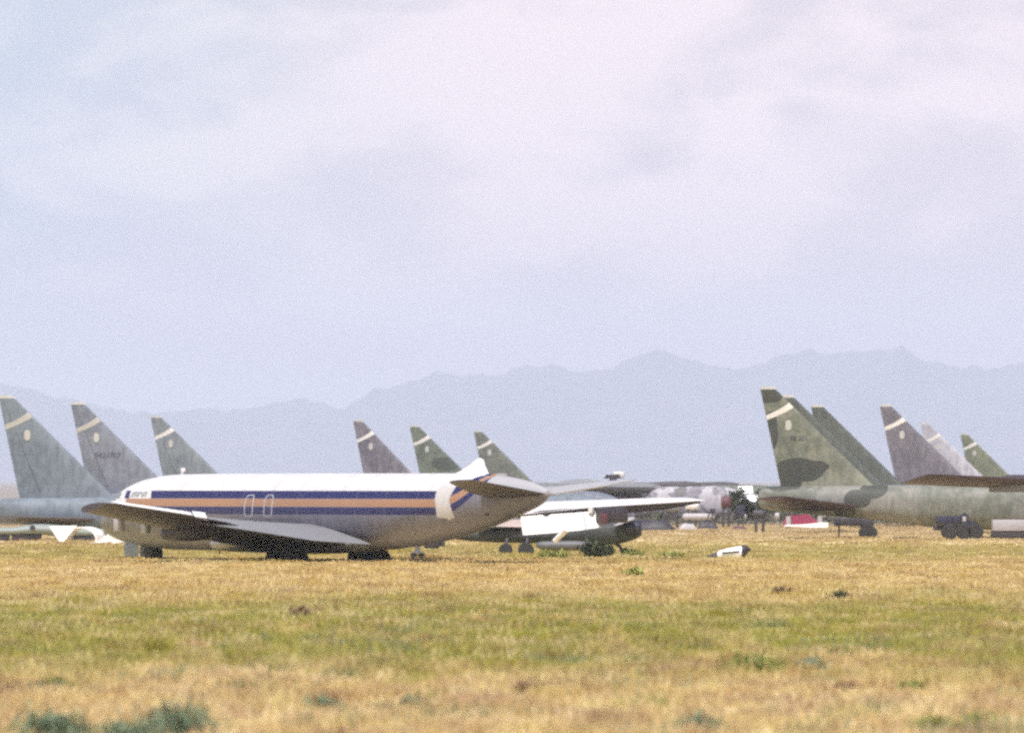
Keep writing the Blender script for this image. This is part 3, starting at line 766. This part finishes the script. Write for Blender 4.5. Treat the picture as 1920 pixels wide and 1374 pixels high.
d = 826.0; k = d / FPX
tr = thing('tow_truck', 'dark blue tow truck with big wheels parked under the largest bomber', 'truck', (ax(1795, d), d, 0))
def kx(p): return (p - 1795) * k
bm = bmesh.new(); add_box(bm, (kx(1754), -1.1, az(982, d)), (kx(1800), 1.1, az(967, d)), 0.06); obj('cargo_box', bm, M['navy'], tr)
bm = bmesh.new(); rr = []
for y_ in (-1.12, 1.12):
    rr.append([(kx(1800.5), y_, az(988, d)), (kx(1800.5), y_, az(966, d)), (kx(1807), y_, az(961, d)), (kx(1813), y_, az(964, d)), (kx(1816), y_, az(975, d)), (kx(1832), y_, az(978, d)), (kx(1834), y_, az(992, d))])
bridge(bm, rr); obj('cab', bm, M['navy'], tr, smooth=False)
bm = bmesh.new(); add_box(bm, (kx(1803.5), -1.15, az(977, d)), (kx(1810), -1.125, az(968, d)), 0.005); obj('side_window', bm, M['boxgrey'], tr)
bm = bmesh.new(); add_box(bm, (kx(1750), -0.5, az(994, d)), (kx(1836), 0.5, az(984, d)), 0.05); obj('chassis', bm, M['dark'], tr)
for p in (1780, 1806): wheel(tr, 0.62, 0.4, (kx(p), -1.0, 0.6), M['rubber'], M['greymetal'])
wheel(tr, 0.62, 0.4, (kx(1828), -1.0, 0.6), M['rubber'], M['hub'])
for p in (1780, 1828): wheel(tr, 0.62, 0.4, (kx(p), 1.0, 0.6), M['rubber'], M['hub'])

d = 828.0; k = d / FPX
bx_ = thing('storage_container', 'pale grey container on dark skids at the right picture edge', 'container', (ax(1900, d), d, 0))
bm = bmesh.new(); add_box(bm, ((1860 - 1900) * k, -1.1, az(995, d)), ((1962 - 1900) * k, 1.1, az(974, d)), 0.06); obj('box', bm, M['boxgrey'], bx_)
for y_ in (-0.9, 0.9):
    bm = bmesh.new(); add_box(bm, ((1858 - 1900) * k, y_ - 0.12, 0.1), ((1966 - 1900) * k, y_ + 0.12, az(995.2, d)), 0.02); obj('skid', bm, M['dark'], bx_)

d = 845.0; k = d / FPX
ct = thing('gear_cart', 'dark wheeled cart between the red sled and the blue truck', 'cart', (ax(1625, d), d, 0))
bm = bmesh.new(); add_box(bm, (-2.6, -0.6, 0.95), (-0.35, 0.6, 1.55), 0.1); add_box(bm, (-0.5, -0.5, 0.6), (0.55, 0.5, 1.5), 0.12); obj('body', bm, M['dark'], ct)
for q in (-0.25, 0.42): wheel(ct, 0.42, 0.3, (q, -0.55, 0.42), M['rubber'], M['hub'])
bm = bmesh.new(); add_tube(bm, [(-2.2, -0.3, 0.05), (-2.2, -0.3, 1.0)], 0.08); obj('stand', bm, M['maroon'], ct)

# round fittings on the near stabilizer end
d = 850.0
bm = bmesh.new(); add_lathe(bm, [(-0.2, 0.1), (-0.15, 0.24), (0.15, 0.24), (0.2, 0.1)], 'x', (0, 0, 1.72), 16); add_tube(bm, [(0, 0, 0), (0, 0, 1.5)], 0.03)
o = obj('marker_post', bm, M['boxgrey']); o.location = (ax(1457, d), d, 0); tag(o, 'thin pale round-topped marker post left of the crimson frame', 'post')
d = 1000.0
ob = thing('maintenance_stand', 'dark upright work stand left of the largest bomber, taller of two', 'work stand', (ax(1389, d), d, 0))
bm = bmesh.new(); add_box(bm, (-0.35, -0.3, 1.1), (0.35, 0.3, 2.2), 0.06); obj('platform', bm, M['navy'], ob)
for q in (-0.25, 0.25):
    bm = bmesh.new(); add_tube(bm, [(q, 0, 0), (q * 0.7, 0, 1.15)], 0.06); obj('leg', bm, M['dark'], ob)
d = 1000.0
ob = thing('maintenance_stand', 'thin dark leaning work stand in front of the pale far fuselages', 'work stand', (ax(1333, d), d, 0))
bm = bmesh.new(); add_box(bm, (-0.1, -0.3, 1.5), (0.4, 0.3, 1.9), 0.05); obj('platform', bm, M['navy'], ob)
for q in (-0.15, 0.2):
    bm = bmesh.new(); add_tube(bm, [(q - 0.35, 0, 0), (q, 0, 1.6)], 0.07); obj('leg', bm, M['dark'], ob)
def relic(name, px, yt, yb, wpx, d, mat, label, cat, nose=0.6):
    k = d / FPX; L = wpx * k; zt, zb_ = az(yt, d), max(0.15, az(yb, d)); hw = (zt - zb_) / 2
    zc = (zt + zb_) / 2
    t = thing(name, label, cat, (ax(px, d), d, 0))
    st = [(-L/2, zc + hw * 0.55, zc - hw * 0.55, hw * 0.55), (-L * 0.42, zt, zb_, hw), (L * 0.15, zt, zb_, hw), (L * 0.38, zc + hw * 0.75, zc - hw * 0.75, hw * 0.75), (L/2, zc + hw * 0.2, zc - hw * 0.2, hw * 0.15)]
    obj('body', hull(st, 2.1, 18, 22), mat, t)
    bm = bmesh.new(); add_lathe(bm, [(-L/2 - 0.02, 0.02), (-L/2 - 0.02, hw * 0.5), (-L/2 + 0.1, hw * 0.52)], 'x', (0, 0, zc), 18); obj('open_end', bm, M['dark'], t)
    for q in (-0.3, 0.22):
        bm = bmesh.new(); add_box(bm, (L * q - 0.12, -hw * 0.6, 0), (L * q + 0.12, hw * 0.6, zb_ + hw * 0.3), 0.02); obj('cradle', bm, M['dark'], t)
relic('engine_on_stand', 1262, 946, 960, 34, 1010, M['greymetal'], 'small grey jet engine on cradles left of the leaning work stand', 'jet engine')
relic('engine_on_stand', 1362, 930, 952, 20, 1030, M['maroon'], 'stubby rust-red engine on cradles between the two work stands', 'jet engine')
relic('nose_section', 1298, 940, 956, 26, 1020, M['offwhite'], 'bright white cone on cradles just above the pale torn sheet', 'nose cone')
relic('drop_tank_on_stand', 1310, 962, 975, 60, 1005, M['boxgrey'], 'long pale tank on cradles above the dark scrap heap', 'fuel tank')
relic('engine_on_stand', 1425, 955, 972, 26, 930, M['dark'], 'black sooty engine on cradles close to the round-topped post', 'jet engine')
def slab(name, px, py, d, w, h, mat, label, cat, tilt=0.0):
    bm = bmesh.new(); rn = random.Random(int(px))
    r = bmesh.ops.create_grid(bm, x_segments=10, y_segments=5, size=0.5)
    for v in bm.verts:
        e_ = min(1, (0.5 - abs(v.co.x)) * 5) * min(1, (0.5 - abs(v.co.y)) * 4)
        v.co = Vector((v.co.x * w, v.co.y * w * 0.5, h * (0.25 + 0.75 * e_) * rn.uniform(0.75, 1.0) + tilt * v.co.x * w))
    ext = bmesh.ops.extrude_face_region(bm, geom=bm.faces[:])
    for v in [g_ for g_ in ext['geom'] if isinstance(g_, bmesh.types.BMVert)]: v.co.z = 0.0
    o = obj(name, bm, mat); o.location = (ax(px, d), d, 0); return tag(o, label, cat)
slab('debris_heap', 1290, 985, 985, 1.6, 0.62, M['boxgrey'], 'low pale heap of torn metal sheet on the straw edge', 'scrap')
slab('debris_heap', 1327, 985, 990, 1.9, 0.75, M['dark'], 'low dark scrap heap beside the pale torn sheet', 'scrap')
slab('debris_heap', 1386, 985, 985, 1.4, 0.35, M['maroon'], 'flat maroon scrap heap under the work stand', 'scrap')
slab('debris_heap', 1222, 985, 960, 4.2, 1.05, M['dark'], 'long dark heap of wing scrap right of the stripped jet nose', 'scrap')

# left edge: a fallen fuselage section, torn cowlings
d = 800.0; k = d / FPX
fs = thing('fuselage_section', 'pale green-grey fuselage section lying on dark cradles at the left edge', 'aircraft wreck', (ax(80, d), d, 0))
st = [((p - 80) * k, az(a, d), az(b, d), hw) for p, a, b, hw in ((-60, 985, 1004, 0.7), (20, 988, 1003, 0.75), (70, 982, 1002, 0.8), (110, 984, 1004, 0.8), (160, 990, 1006, 0.7), (200, 991, 1004, 0.5), (216, 996, 1002, 0.15))]
obj('shell', hull(st, 2.2, 30, 28), M['seafoam'], fs)
for p in (-10, 50, 160):
    bm = bmesh.new(); add_box(bm, ((p - 80) * k - 1.1, -0.55, 0.05), ((p - 80) * k + 1.1, 0.6, az(1001, d)), 0.05); obj('cradle', bm, M['dark'], fs)
bm = bmesh.new(); add_lathe(bm, [(-0.1, 0.05), (-0.1, 0.2), (0.1, 0.2), (0.1, 0.05)], 'y', ((62 - 80) * k, -0.85, az(989, d)), 14); obj('wheel_stub', bm, M['dark'], fs)
def arch(name, px, d, w, h, dep, mat, label):
    bm = bmesh.new(); rr = []
    for j in (0, 1):
        ring = []
        for t, rad in ((0, 1), (1, 0.9)):
            seq = range(13) if t == 0 else range(12, -1, -1)
            for q in seq:
                a = math.pi * q / 12
                ring.append((-w/2 * rad * math.cos(a) + j * 0.6, (j - 0.5) * dep, h * rad * math.sin(a) ** 0.8))
        rr.append(ring)
    bridge(bm, rr)
    o = obj(name, bm, mat); o.location = (ax(px, d), d, 0); return tag(o, label, 'cowling')
arch('torn_cowling', 150, 790, 2.6, 1.12, 1.2, M['offwhite'], 'white arched cowling shell with dark hollow beside the fallen fuselage section')
bm = bmesh.new(); rr = []
for y_ in (-0.5, 0.5): rr.append([(-1.3, y_, 0), (-0.5, y_, 0.25), (0.0, y_, 0.62), (0.45, y_, 0.95), (1.0, y_, 0.3), (1.5, y_, 0)])
bridge(bm, rr); o = obj('scrap_sheet', bm, M['offwhite']); o.location = (ax(200, 770), 770, 0); tag(o, 'white pointed torn panel lying close behind the airliner nose', 'scrap')
bm = bmesh.new(); rr = []
for y_ in (-0.4, 0.4): rr.append([(-1.0, y_, 1.2), (1.05, y_, 1.25), (0.1, y_, 0.1), (-0.25, y_, 0.1)])
bridge(bm, rr); o = obj('scrap_sheet', bm, M['white']); o.location = (ax(118, 780), 780, 0); tag(o, 'bright white triangular torn panel, leftmost of the white scraps', 'scrap')

# ------------------------------------------------------------------ vegetation
def leafmat(name, c0, c1):
    m, nt, b = new_mat(name)
    at = nt.nodes.new('ShaderNodeAttribute'); at.attribute_name = 'tint'
    f = E(nt, at.outputs['Fac'])
    nt.links.new(mixc(nt, f, c0, c1), b.inputs['Base Color'])
    b.inputs['Roughness'].default_value = 0.8
    b.inputs['Specular IOR Level'].default_value = 0.2
    return m
def mesh_np(name, V, F, tint, mat, parent=None):
    me = bpy.data.meshes.new(name)
    n, k = F.shape
    me.vertices.add(len(V)); me.vertices.foreach_set('co', V.astype(np.float32).ravel())
    me.loops.add(n * k); me.loops.foreach_set('vertex_index', F.astype(np.int32).ravel())
    me.polygons.add(n); me.polygons.foreach_set('loop_start', np.arange(0, n * k, k, dtype=np.int32))
    me.update(calc_edges=True)
    a = me.attributes.new('tint', 'FLOAT', 'POINT'); a.data.foreach_set('value', tint.astype(np.float32))
    me.materials.append(mat)
    o = bpy.data.objects.new(name, me); C.objects.link(o)
    if parent is not None: o.parent = parent
    return o

# grass: one sheet of tufts, thinning with distance
rng = np.random.default_rng(11)
def tufts(y0, y1, dens, blades, hmin, hmax, wmin, wmax, spread):
    n = int(dens * (0.052 * (y1 * y1 - y0 * y0) + 14 * (y1 - y0)))
    nc = max(1, n // 11)
    cy_ = np.sqrt(y0 * y0 + rng.random(nc) * (y1 * y1 - y0 * y0)); cx_ = (rng.random(nc) * 2 - 1) * (0.052 * cy_ + 7)
    cr = rng.uniform(0.25, 1.0, nc); chh = rng.random(nc) ** 1.6; ct_ = rng.random(nc)
    k = rng.integers(0, nc, n); loose = rng.random(n) < 0.35
    tx = cx_[k] + rng.normal(0, 1, n) * cr[k]; ty = cy_[k] + rng.normal(0, 1, n) * cr[k]
    u = rng.random(n); ly = np.sqrt(y0 * y0 + u * (y1 * y1 - y0 * y0))
    tx = np.where(loose, (rng.random(n) * 2 - 1) * (0.052 * ly + 7), tx); ty = np.where(loose, ly, ty)
    th = hmin + (hmax - hmin) * np.where(loose, 0.15 * rng.random(n), chh[k] * rng.uniform(0.6, 1.0, n))
    tt_ = np.where(loose, rng.random(n), ct_[k]); hh_ = np.where(loose, 0.5, rng.random(nc)[k])
    N = n * blades
    bx = np.repeat(tx, blades) + rng.normal(0, spread, N); by = np.repeat(ty, blades) + rng.normal(0, spread, N)
    h = np.repeat(th, blades) * rng.uniform(0.45, 1.1, N); wd = rng.uniform(wmin, wmax, N)
    an = rng.uniform(0, np.pi, N); lx_, ly_ = rng.normal(0, 0.4, N) * h, rng.normal(0, 0.4, N) * h
    cx, cy = np.cos(an) * wd / 2, np.sin(an) * wd / 2
    V = np.zeros((N, 4, 3))
    V[:, 0] = np.stack([bx - cx, by - cy, np.full(N, -0.02)], 1); V[:, 1] = np.stack([bx + cx, by + cy, np.full(N, -0.02)], 1)
    V[:, 2] = np.stack([bx + cx * 0.5 + lx_, by + cy * 0.5 + ly_, h], 1); V[:, 3] = np.stack([bx - cx * 0.5 + lx_, by - cy * 0.5 + ly_, h * 0.93], 1)
    tint = np.repeat(np.clip(np.repeat(tt_, blades) * 0.7 + rng.random(N) * 0.3, 0, 1), 4)
    return V.reshape(-1, 3), tint, np.repeat(np.repeat(hh_, blades), 4)
parts = [tufts(178, 300, 3.6, 11, 0.12, 0.46, 0.02, 0.07, 0.17), tufts(300, 470, 2.8, 11, 0.10, 0.38, 0.03, 0.08, 0.22), tufts(470, 720, 1.5, 11, 0.08, 0.28, 0.04, 0.11, 0.3), tufts(720, 1130, 0.5, 9, 0.08, 0.26, 0.07, 0.2, 0.5)]
V = np.concatenate([p[0] for p in parts]); T = np.concatenate([p[1] for p in parts]); H = np.concatenate([p[2] for p in parts])
F = np.arange(len(V)).reshape(-1, 4)
gm2, gnt2, gb2 = new_mat('grass_blades')
gp = gnt2.nodes.new('ShaderNodeNewGeometry').outputs['Position']
_, GY, _ = xyz(gnt2, gp)
gc, _ = field_colour(gnt2, gp, GY)
hat = gnt2.nodes.new('ShaderNodeAttribute'); hat.attribute_name = 'hue'; hv = E(gnt2, hat.outputs['Fac'])
gc = mixc(gnt2, hv.band(0.000, 0.169, 0.003) * 0.5, gc, (0.351, 0.221, 0.137))       # rusty seed heads
gc = mixc(gnt2, hv.step(0.87, 0.875) * 0.75 * GY.step(420, 300), gc, (0.221, 0.247, 0.143))       # sage
gc = mixc(gnt2, hv.band(0.988, 1.131, 0.003) * 0.6 * GY.step(480, 380), gc, (0.325, 0.312, 0.078))       # green tufts
gc = mixc(gnt2, hv.band(0.169, 0.416, 0.003) * 0.7, gc, (0.650, 0.520, 0.286))       # bleached straw
att = gnt2.nodes.new('ShaderNodeAttribute'); att.attribute_name = 'tint'
tv = E(gnt2, att.outputs['Fac'])
hs = gnt2.nodes.new('ShaderNodeHueSaturation')
gnt2.links.new(gc, hs.inputs['Color']); gnt2.links.new((tv * 0.34 + 0.84).s, hs.inputs['Value']); gnt2.links.new((tv * -0.35 + 1.15).s, hs.inputs['Saturation'])
gnt2.links.new(hs.outputs['Color'], gb2.inputs['Base Color'])
gb2.inputs['Roughness'].default_value = 0.85; gb2.inputs['Specular IOR Level'].default_value = 0.15
trn = gnt2.nodes.new('ShaderNodeBsdfTranslucent'); gnt2.links.new(hs.outputs['Color'], trn.inputs['Color'])
mx = gnt2.nodes.new('ShaderNodeMixShader'); mx.inputs[0].default_value = 0.5
gnt2.links.new(gb2.outputs[0], mx.inputs[1]); gnt2.links.new(trn.outputs[0], mx.inputs[2])
gnt2.links.new(mx.outputs[0], gnt2.nodes['Material Output'].inputs['Surface'])
gobj = mesh_np('grass', V, F, T, gm2)
ha = gobj.data.attributes.new('hue', 'FLOAT', 'POINT'); ha.data.foreach_set('value', H.astype(np.float32))
tag(gobj, 'dry straw-coloured grass with green stretches covering the field', 'grass', kind='stuff')

V2, T2, H2 = tufts(1095, 1900, 0.05, 16, 0.35, 1.0, 0.25, 0.6, 0.7)
M['scrub'] = leafmat('grey_olive_scrub', (0.07, 0.07, 0.05), (0.19, 0.17, 0.13))
tag(mesh_np('scrub', V2, np.arange(len(V2)).reshape(-1, 4), T2, M['scrub']), 'low grey-olive desert scrub beyond the parked bombers', 'scrub', kind='stuff')
M['teal'] = leafmat('blue_green_leaves', (0.075, 0.125, 0.085), (0.23, 0.265, 0.16))
M['leaf'] = leafmat('green_leaves', (0.14, 0.155, 0.04), (0.30, 0.31, 0.09))
M['brownleaf'] = leafmat('brown_dry_leaves', (0.16, 0.105, 0.06), (0.33, 0.22, 0.13))
M['darkleaf'] = leafmat('dark_green_leaves', (0.02, 0.03, 0.015), (0.07, 0.085, 0.045))
M['twig'] = paint('twigs', (0.072, 0.051, 0.036), 0.9, 0.3)
def bush(px, py, wpx, hpx, mat, label, seed, name='bush', cat='bush', d=None, group=None, leaf=0.055, n=None):
    d = d or gd(py); k = d / FPX; w_, h_ = wpx * k, hpx * k
    r = np.random.default_rng(seed)
    root = thing(name, label, cat, (ax(px, d), d, 0), 0, group)
    # stems fan out from the root, leaves sit in clumps at their ends
    ns = 9 + int(w_ * 5); bm = bmesh.new(); ends = []
    lob = [(r.uniform(-0.34, 0.34) * w_, r.uniform(-0.2, 0.2) * w_, r.uniform(0.45, 1.0), r.uniform(0.3, 0.6)) for _ in range(4)]
    for i in range(ns):
        a = r.uniform(0, 2 * math.pi); q = math.sqrt(r.uniform(0, 1)); L0 = lob[i % 4]
        p0 = (L0[0] * 0.7 + r.normal(0, w_ * 0.05), L0[1] + r.normal(0, w_ * 0.05), 0); p1 = (L0[0] + math.cos(a) * q * w_ * 0.46 * L0[3], L0[1] + math.sin(a) * q * w_ * 0.34 * L0[3], h_ * L0[2] * (1 - 0.45 * q * q) * r.uniform(0.5, 1.05))
        pm = tuple((p0[t] + p1[t]) / 2 + (0.1 * h_ if t == 2 else 0) for t in range(3))
        add_tube(bm, [p0, pm, p1], [0.018, 0.012, 0.006], 5); ends.append((p0, pm, p1))
    obj('stems', bm, M['twig'], root)
    n = n or int(300 + 900 * w_ * h_)
    idx = r.integers(0, ns, n); e0 = np.array([e[1] for e in ends])[idx]; e1 = np.array([e[2] for e in ends])[idx]
    t = r.uniform(-0.8, 1.15, (n, 1)); c = e0 + (e1 - e0) * t + r.normal(0, 0.10 * (w_ + h_) ** 0.5 + 0.02, (n, 3)) * np.array([1.3, 1.3, 0.6]); c[:, 2] = np.maximum(c[:, 2], 0.02)
    a = r.uniform(0, 2 * np.pi, n); tl = r.uniform(0.35, 1.45, n); L = r.uniform(0.8, 2.4, n) * leaf * (d / 230.0) ** 0.6; Wd = L * 0.24
    ux = np.stack([np.cos(a) * np.cos(tl), np.sin(a) * np.cos(tl), np.sin(tl)], 1); vx = np.stack([-np.sin(a), np.cos(a), np.zeros(n)], 1)
    V = np.zeros((n, 4, 3)); V[:, 0] = c - ux * L[:, None]; V[:, 1] = c + vx * Wd[:, None]; V[:, 2] = c + ux * L[:, None]; V[:, 3] = c - vx * Wd[:, None]
    tint = np.repeat(np.clip(r.random(ns)[idx] * 0.6 + r.random(n) * 0.4, 0, 1), 4)
    mesh_np('foliage', V.reshape(-1, 3), np.arange(n * 4).reshape(-1, 4), tint, mat, root)
    return root
GB = 'bushes scattered in the grass'
bush(345, 1390, 210, 92, M['teal'], 'broad blue-green bush at the lower left, biggest in the foreground', 1, group=GB)
bush(120, 1398, 190, 92, M['teal'], 'ragged blue-green bush near the lower left corner', 2, group=GB)
bush(262, 1400, 110, 72, M['teal'], 'small blue-green bush between the two big lower left bushes', 3, group=GB)
bush(66, 1303, 46, 26, M['brownleaf'], 'rust-brown dry bush at the left, beside a green tuft', 4, group=GB)
bush(104, 1293, 34, 26, M['leaf'], 'small green tuft right beside the rust-brown dry bush', 5, group=GB)
bush(10, 1306, 44, 28, M['brownleaf'], 'dark brown bush cut by the left picture edge', 6, group=GB)
bush(72, 1232, 30, 20, M['leaf'], 'lone green tuft in the green band at the far left', 7, group=GB)
bush(567, 1156, 14, 26, M['brownleaf'], 'thin dark upright weed in the pale straw, left of centre', 8, group=GB)
bush(1189, 1081, 18, 18, M['leaf'], 'little green weed in straw, nearer than the stripped jet', 9, group=GB)
bush(1571, 1128, 20, 22, M['darkleaf'], 'small almost black weed standing alone on the right', 10, group=GB)
bush(1467, 1118, 18, 24, M['brownleaf'], 'brownish-green weed left of the almost black weed', 11, group=GB)
bush(1424, 1258, 120, 38, M['leaf'], 'wide bright green bush right of centre, widest on the right', 12, group=GB)
bush(1520, 1262, 34, 34, M['teal'], 'compact dark teal bush close to the wide bright green bush', 13, group=GB)
bush(1572, 1238, 26, 24, M['leaf'], 'small green bush up and right of the teal one', 14, group=GB)
bush(1838, 1364, 70, 34, M['leaf'], 'green bush in the lower right corner', 15, group=GB)
bush(1765, 1374, 76, 36, M['leaf'], 'green bush just left of the lower right corner bush', 16, group=GB)
bush(1312, 1380, 40, 60, M['teal'], 'tall narrow green bush at the bottom, right of centre', 17, group=GB)
bush(772, 1330, 44, 32, M['teal'], 'bluish small bush in pinkish straw, just left of centre', 18, group=GB)
bush(610, 1330, 40, 26, M['teal'], 'low bluish bush between the broad foreground bush and the centre', 19, group=GB)
bush(1595, 1296, 40, 22, M['brownleaf'], 'low brown bush below the compact teal one', 20, group=GB)
bush(1700, 1296, 44, 22, M['leaf'], 'low green bush level with the low brown bush, further right', 21, group=GB)
bush(1000, 1300, 60, 30, M['brownleaf'], 'grey-brown dry bush near the bottom centre', 22, group=GB)
bush(500, 1285, 80, 24, M['brownleaf'], 'flat reddish dry bush above the broad blue-green bush', 23, group=GB)
bush(1115, 1046, 56, 40, M['darkleaf'], 'dense dark green bush growing under the stripped jet nose', 24, group=GB, leaf=0.07, n=1400)
bush(1195, 1045, 34, 14, M['leaf'], 'low green bush right of the stripped jet nose leg', 25, group=GB)
bush(1250, 1046, 60, 8, M['leaf'], 'very low green weeds between nose leg and white cowling', 26, group=GB)
bush(1030, 1046, 60, 16, M['leaf'], 'green weeds beneath the stripped jet, left of its dark bush', 27, group=GB)

d = 1330.0; k = d / FPX
cr = thing('mobile_crane', 'cream crane cab with dark counterweight rising above the far grey wings', 'crane', (ax(1150, d), d, 0))
bm = bmesh.new(); add_box(bm, ((1149 - 1150) * k, -0.8, az(897, d)), ((1171 - 1150) * k, 0.8, az(884, d)), 0.25); obj('cab', bm, M['cream'], cr)
bm = bmesh.new(); rr = [[((p - 1150) * k, y_, az(q, d)) for p, q in ((1131, 897), (1137, 890), (1161, 888.5), (1164, 897))] for y_ in (-0.95, 0.7)]
bridge(bm, rr); obj('counterweight', bm, M['dark'], cr, smooth=False)
bm = bmesh.new(); add_box(bm, (-0.5, -0.5, 1.2), (0.5, 0.5, az(897.2, d)), 0.05); obj('pedestal', bm, M['metal'], cr)
bm = bmesh.new(); add_box(bm, (-3, -1.2, 0.6), (3, 1.2, 1.2), 0.05); obj('chassis', bm, M['dark'], cr)
for q in (-2.2, 2.2):
    for y_ in (-1.1, 1.1): wheel(cr, 0.55, 0.4, (q, y_, 0.55), M['rubber'], M['hub'])

# trees and shelters among the bombers
def far_tree(px, d, h, w_, label, seed):
    r = np.random.default_rng(seed)
    t = thing('tree', label, 'tree', (ax(px, d), d, 0), 0, 'trees among the parked bombers')
    bm = bmesh.new(); add_tube(bm, [(0, 0, 0), (0.05 * w_, 0, h * 0.3), (0, 0, h * 0.75)], [0.22, 0.15, 0.05], 7)
    for q in range(4): a = q * 1.6 + seed; add_tube(bm, [(0, 0, h * 0.3), (math.cos(a) * w_ * 0.3, math.sin(a) * w_ * 0.3, h * 0.65)], [0.1, 0.03], 5)
    obj('trunk', bm, M['twig'], t)
    n = 900; cl = r.normal(0, 1, (14, 3)) * np.array([w_ * 0.26, w_ * 0.26, h * 0.16]) + np.array([0, 0, h * 0.62]); idx = r.integers(0, 14, n)
    c = cl[idx] + r.normal(0, 0.13 * w_, (n, 3)); c[:, 2] = np.clip(c[:, 2], h * 0.15, h)
    V = np.zeros((n, 4, 3)); a = r.normal(0, 1, (n, 3)); a /= np.linalg.norm(a, axis=1)[:, None]; b_ = np.cross(a, r.normal(0, 1, (n, 3))); b_ /= np.linalg.norm(b_, axis=1)[:, None]
    L = 0.16; V[:, 0] = c - a * L; V[:, 1] = c + b_ * L * 0.6; V[:, 2] = c + a * L; V[:, 3] = c - b_ * L * 0.6
    mesh_np('crown', V.reshape(-1, 3), np.arange(n * 4).reshape(-1, 4), np.repeat(np.clip(r.random(14)[idx] * .7 + r.random(n) * .3, 0, 1), 4), M['darkleaf'], t)
far_tree(1382, 1135, 3.75, 1.9, 'dark shrubby tree left of the white-roofed shelters', 31)
far_tree(1402, 1120, 2.9, 1.7, 'low dark tree in front of the taller white-roofed shelter', 32)
far_tree(1426, 1130, 3.6, 1.5, 'dark tree between the white-roofed shelters and the largest bomber', 33)
def hut(px, d, w_, h_, label, zb=0.0):
    t = thing('shelter', label, 'shelter', (ax(px, d), d, 0))
    bm = bmesh.new(); add_box(bm, (-w_/2, -2, 0), (w_/2, 2, h_), 0.03); obj('wall', bm, M['offwhite'], t)
    bm = bmesh.new(); bridge(bm, [[(x, -2.25, h_ + 0.003), (x, 0, h_ + 0.8), (x, 2.25, h_ + 0.003)] for x in (-w_/2 - 0.2, w_/2 + 0.2)]); obj('roof', bm, M['white'], t, smooth=False)
    bm = bmesh.new(); add_box(bm, (-w_*0.2, -2.03, 0.9), (w_*0.2, -2.003, 1.8)); obj('window', bm, M['glass'], t)
hut(1397, 1150, 1.2, 3.1, 'taller white-roofed shelter among the dark trees')
hut(1413, 1140, 1.0, 2.2, 'shorter white-roofed shelter near the largest bomber tail')

# ------------------------------------------------------------------ haze: one even body of air round everything
HZ = 4.6e-5
hm = bpy.data.materials.new('haze_air'); hm.use_nodes = True
hn = hm.node_tree; hn.nodes.remove(hn.nodes['Principled BSDF'])
pv = hn.nodes.new('ShaderNodeVolumePrincipled')
pv.inputs['Color'].default_value = (0.715, 0.79, 0.955, 1); pv.inputs['Density'].default_value = HZ; pv.inputs['Anisotropy'].default_value = 0.0
hn.links.new(pv.outputs[0], hn.nodes['Material Output'].inputs['Volume'])
bm = bmesh.new(); add_box(bm, (-31000, -200, -4), (31000, 61000, 540))
tag(obj('haze', bm, hm, smooth=False), 'thin blue haze hanging over the field and mountains', 'haze', kind='stuff')
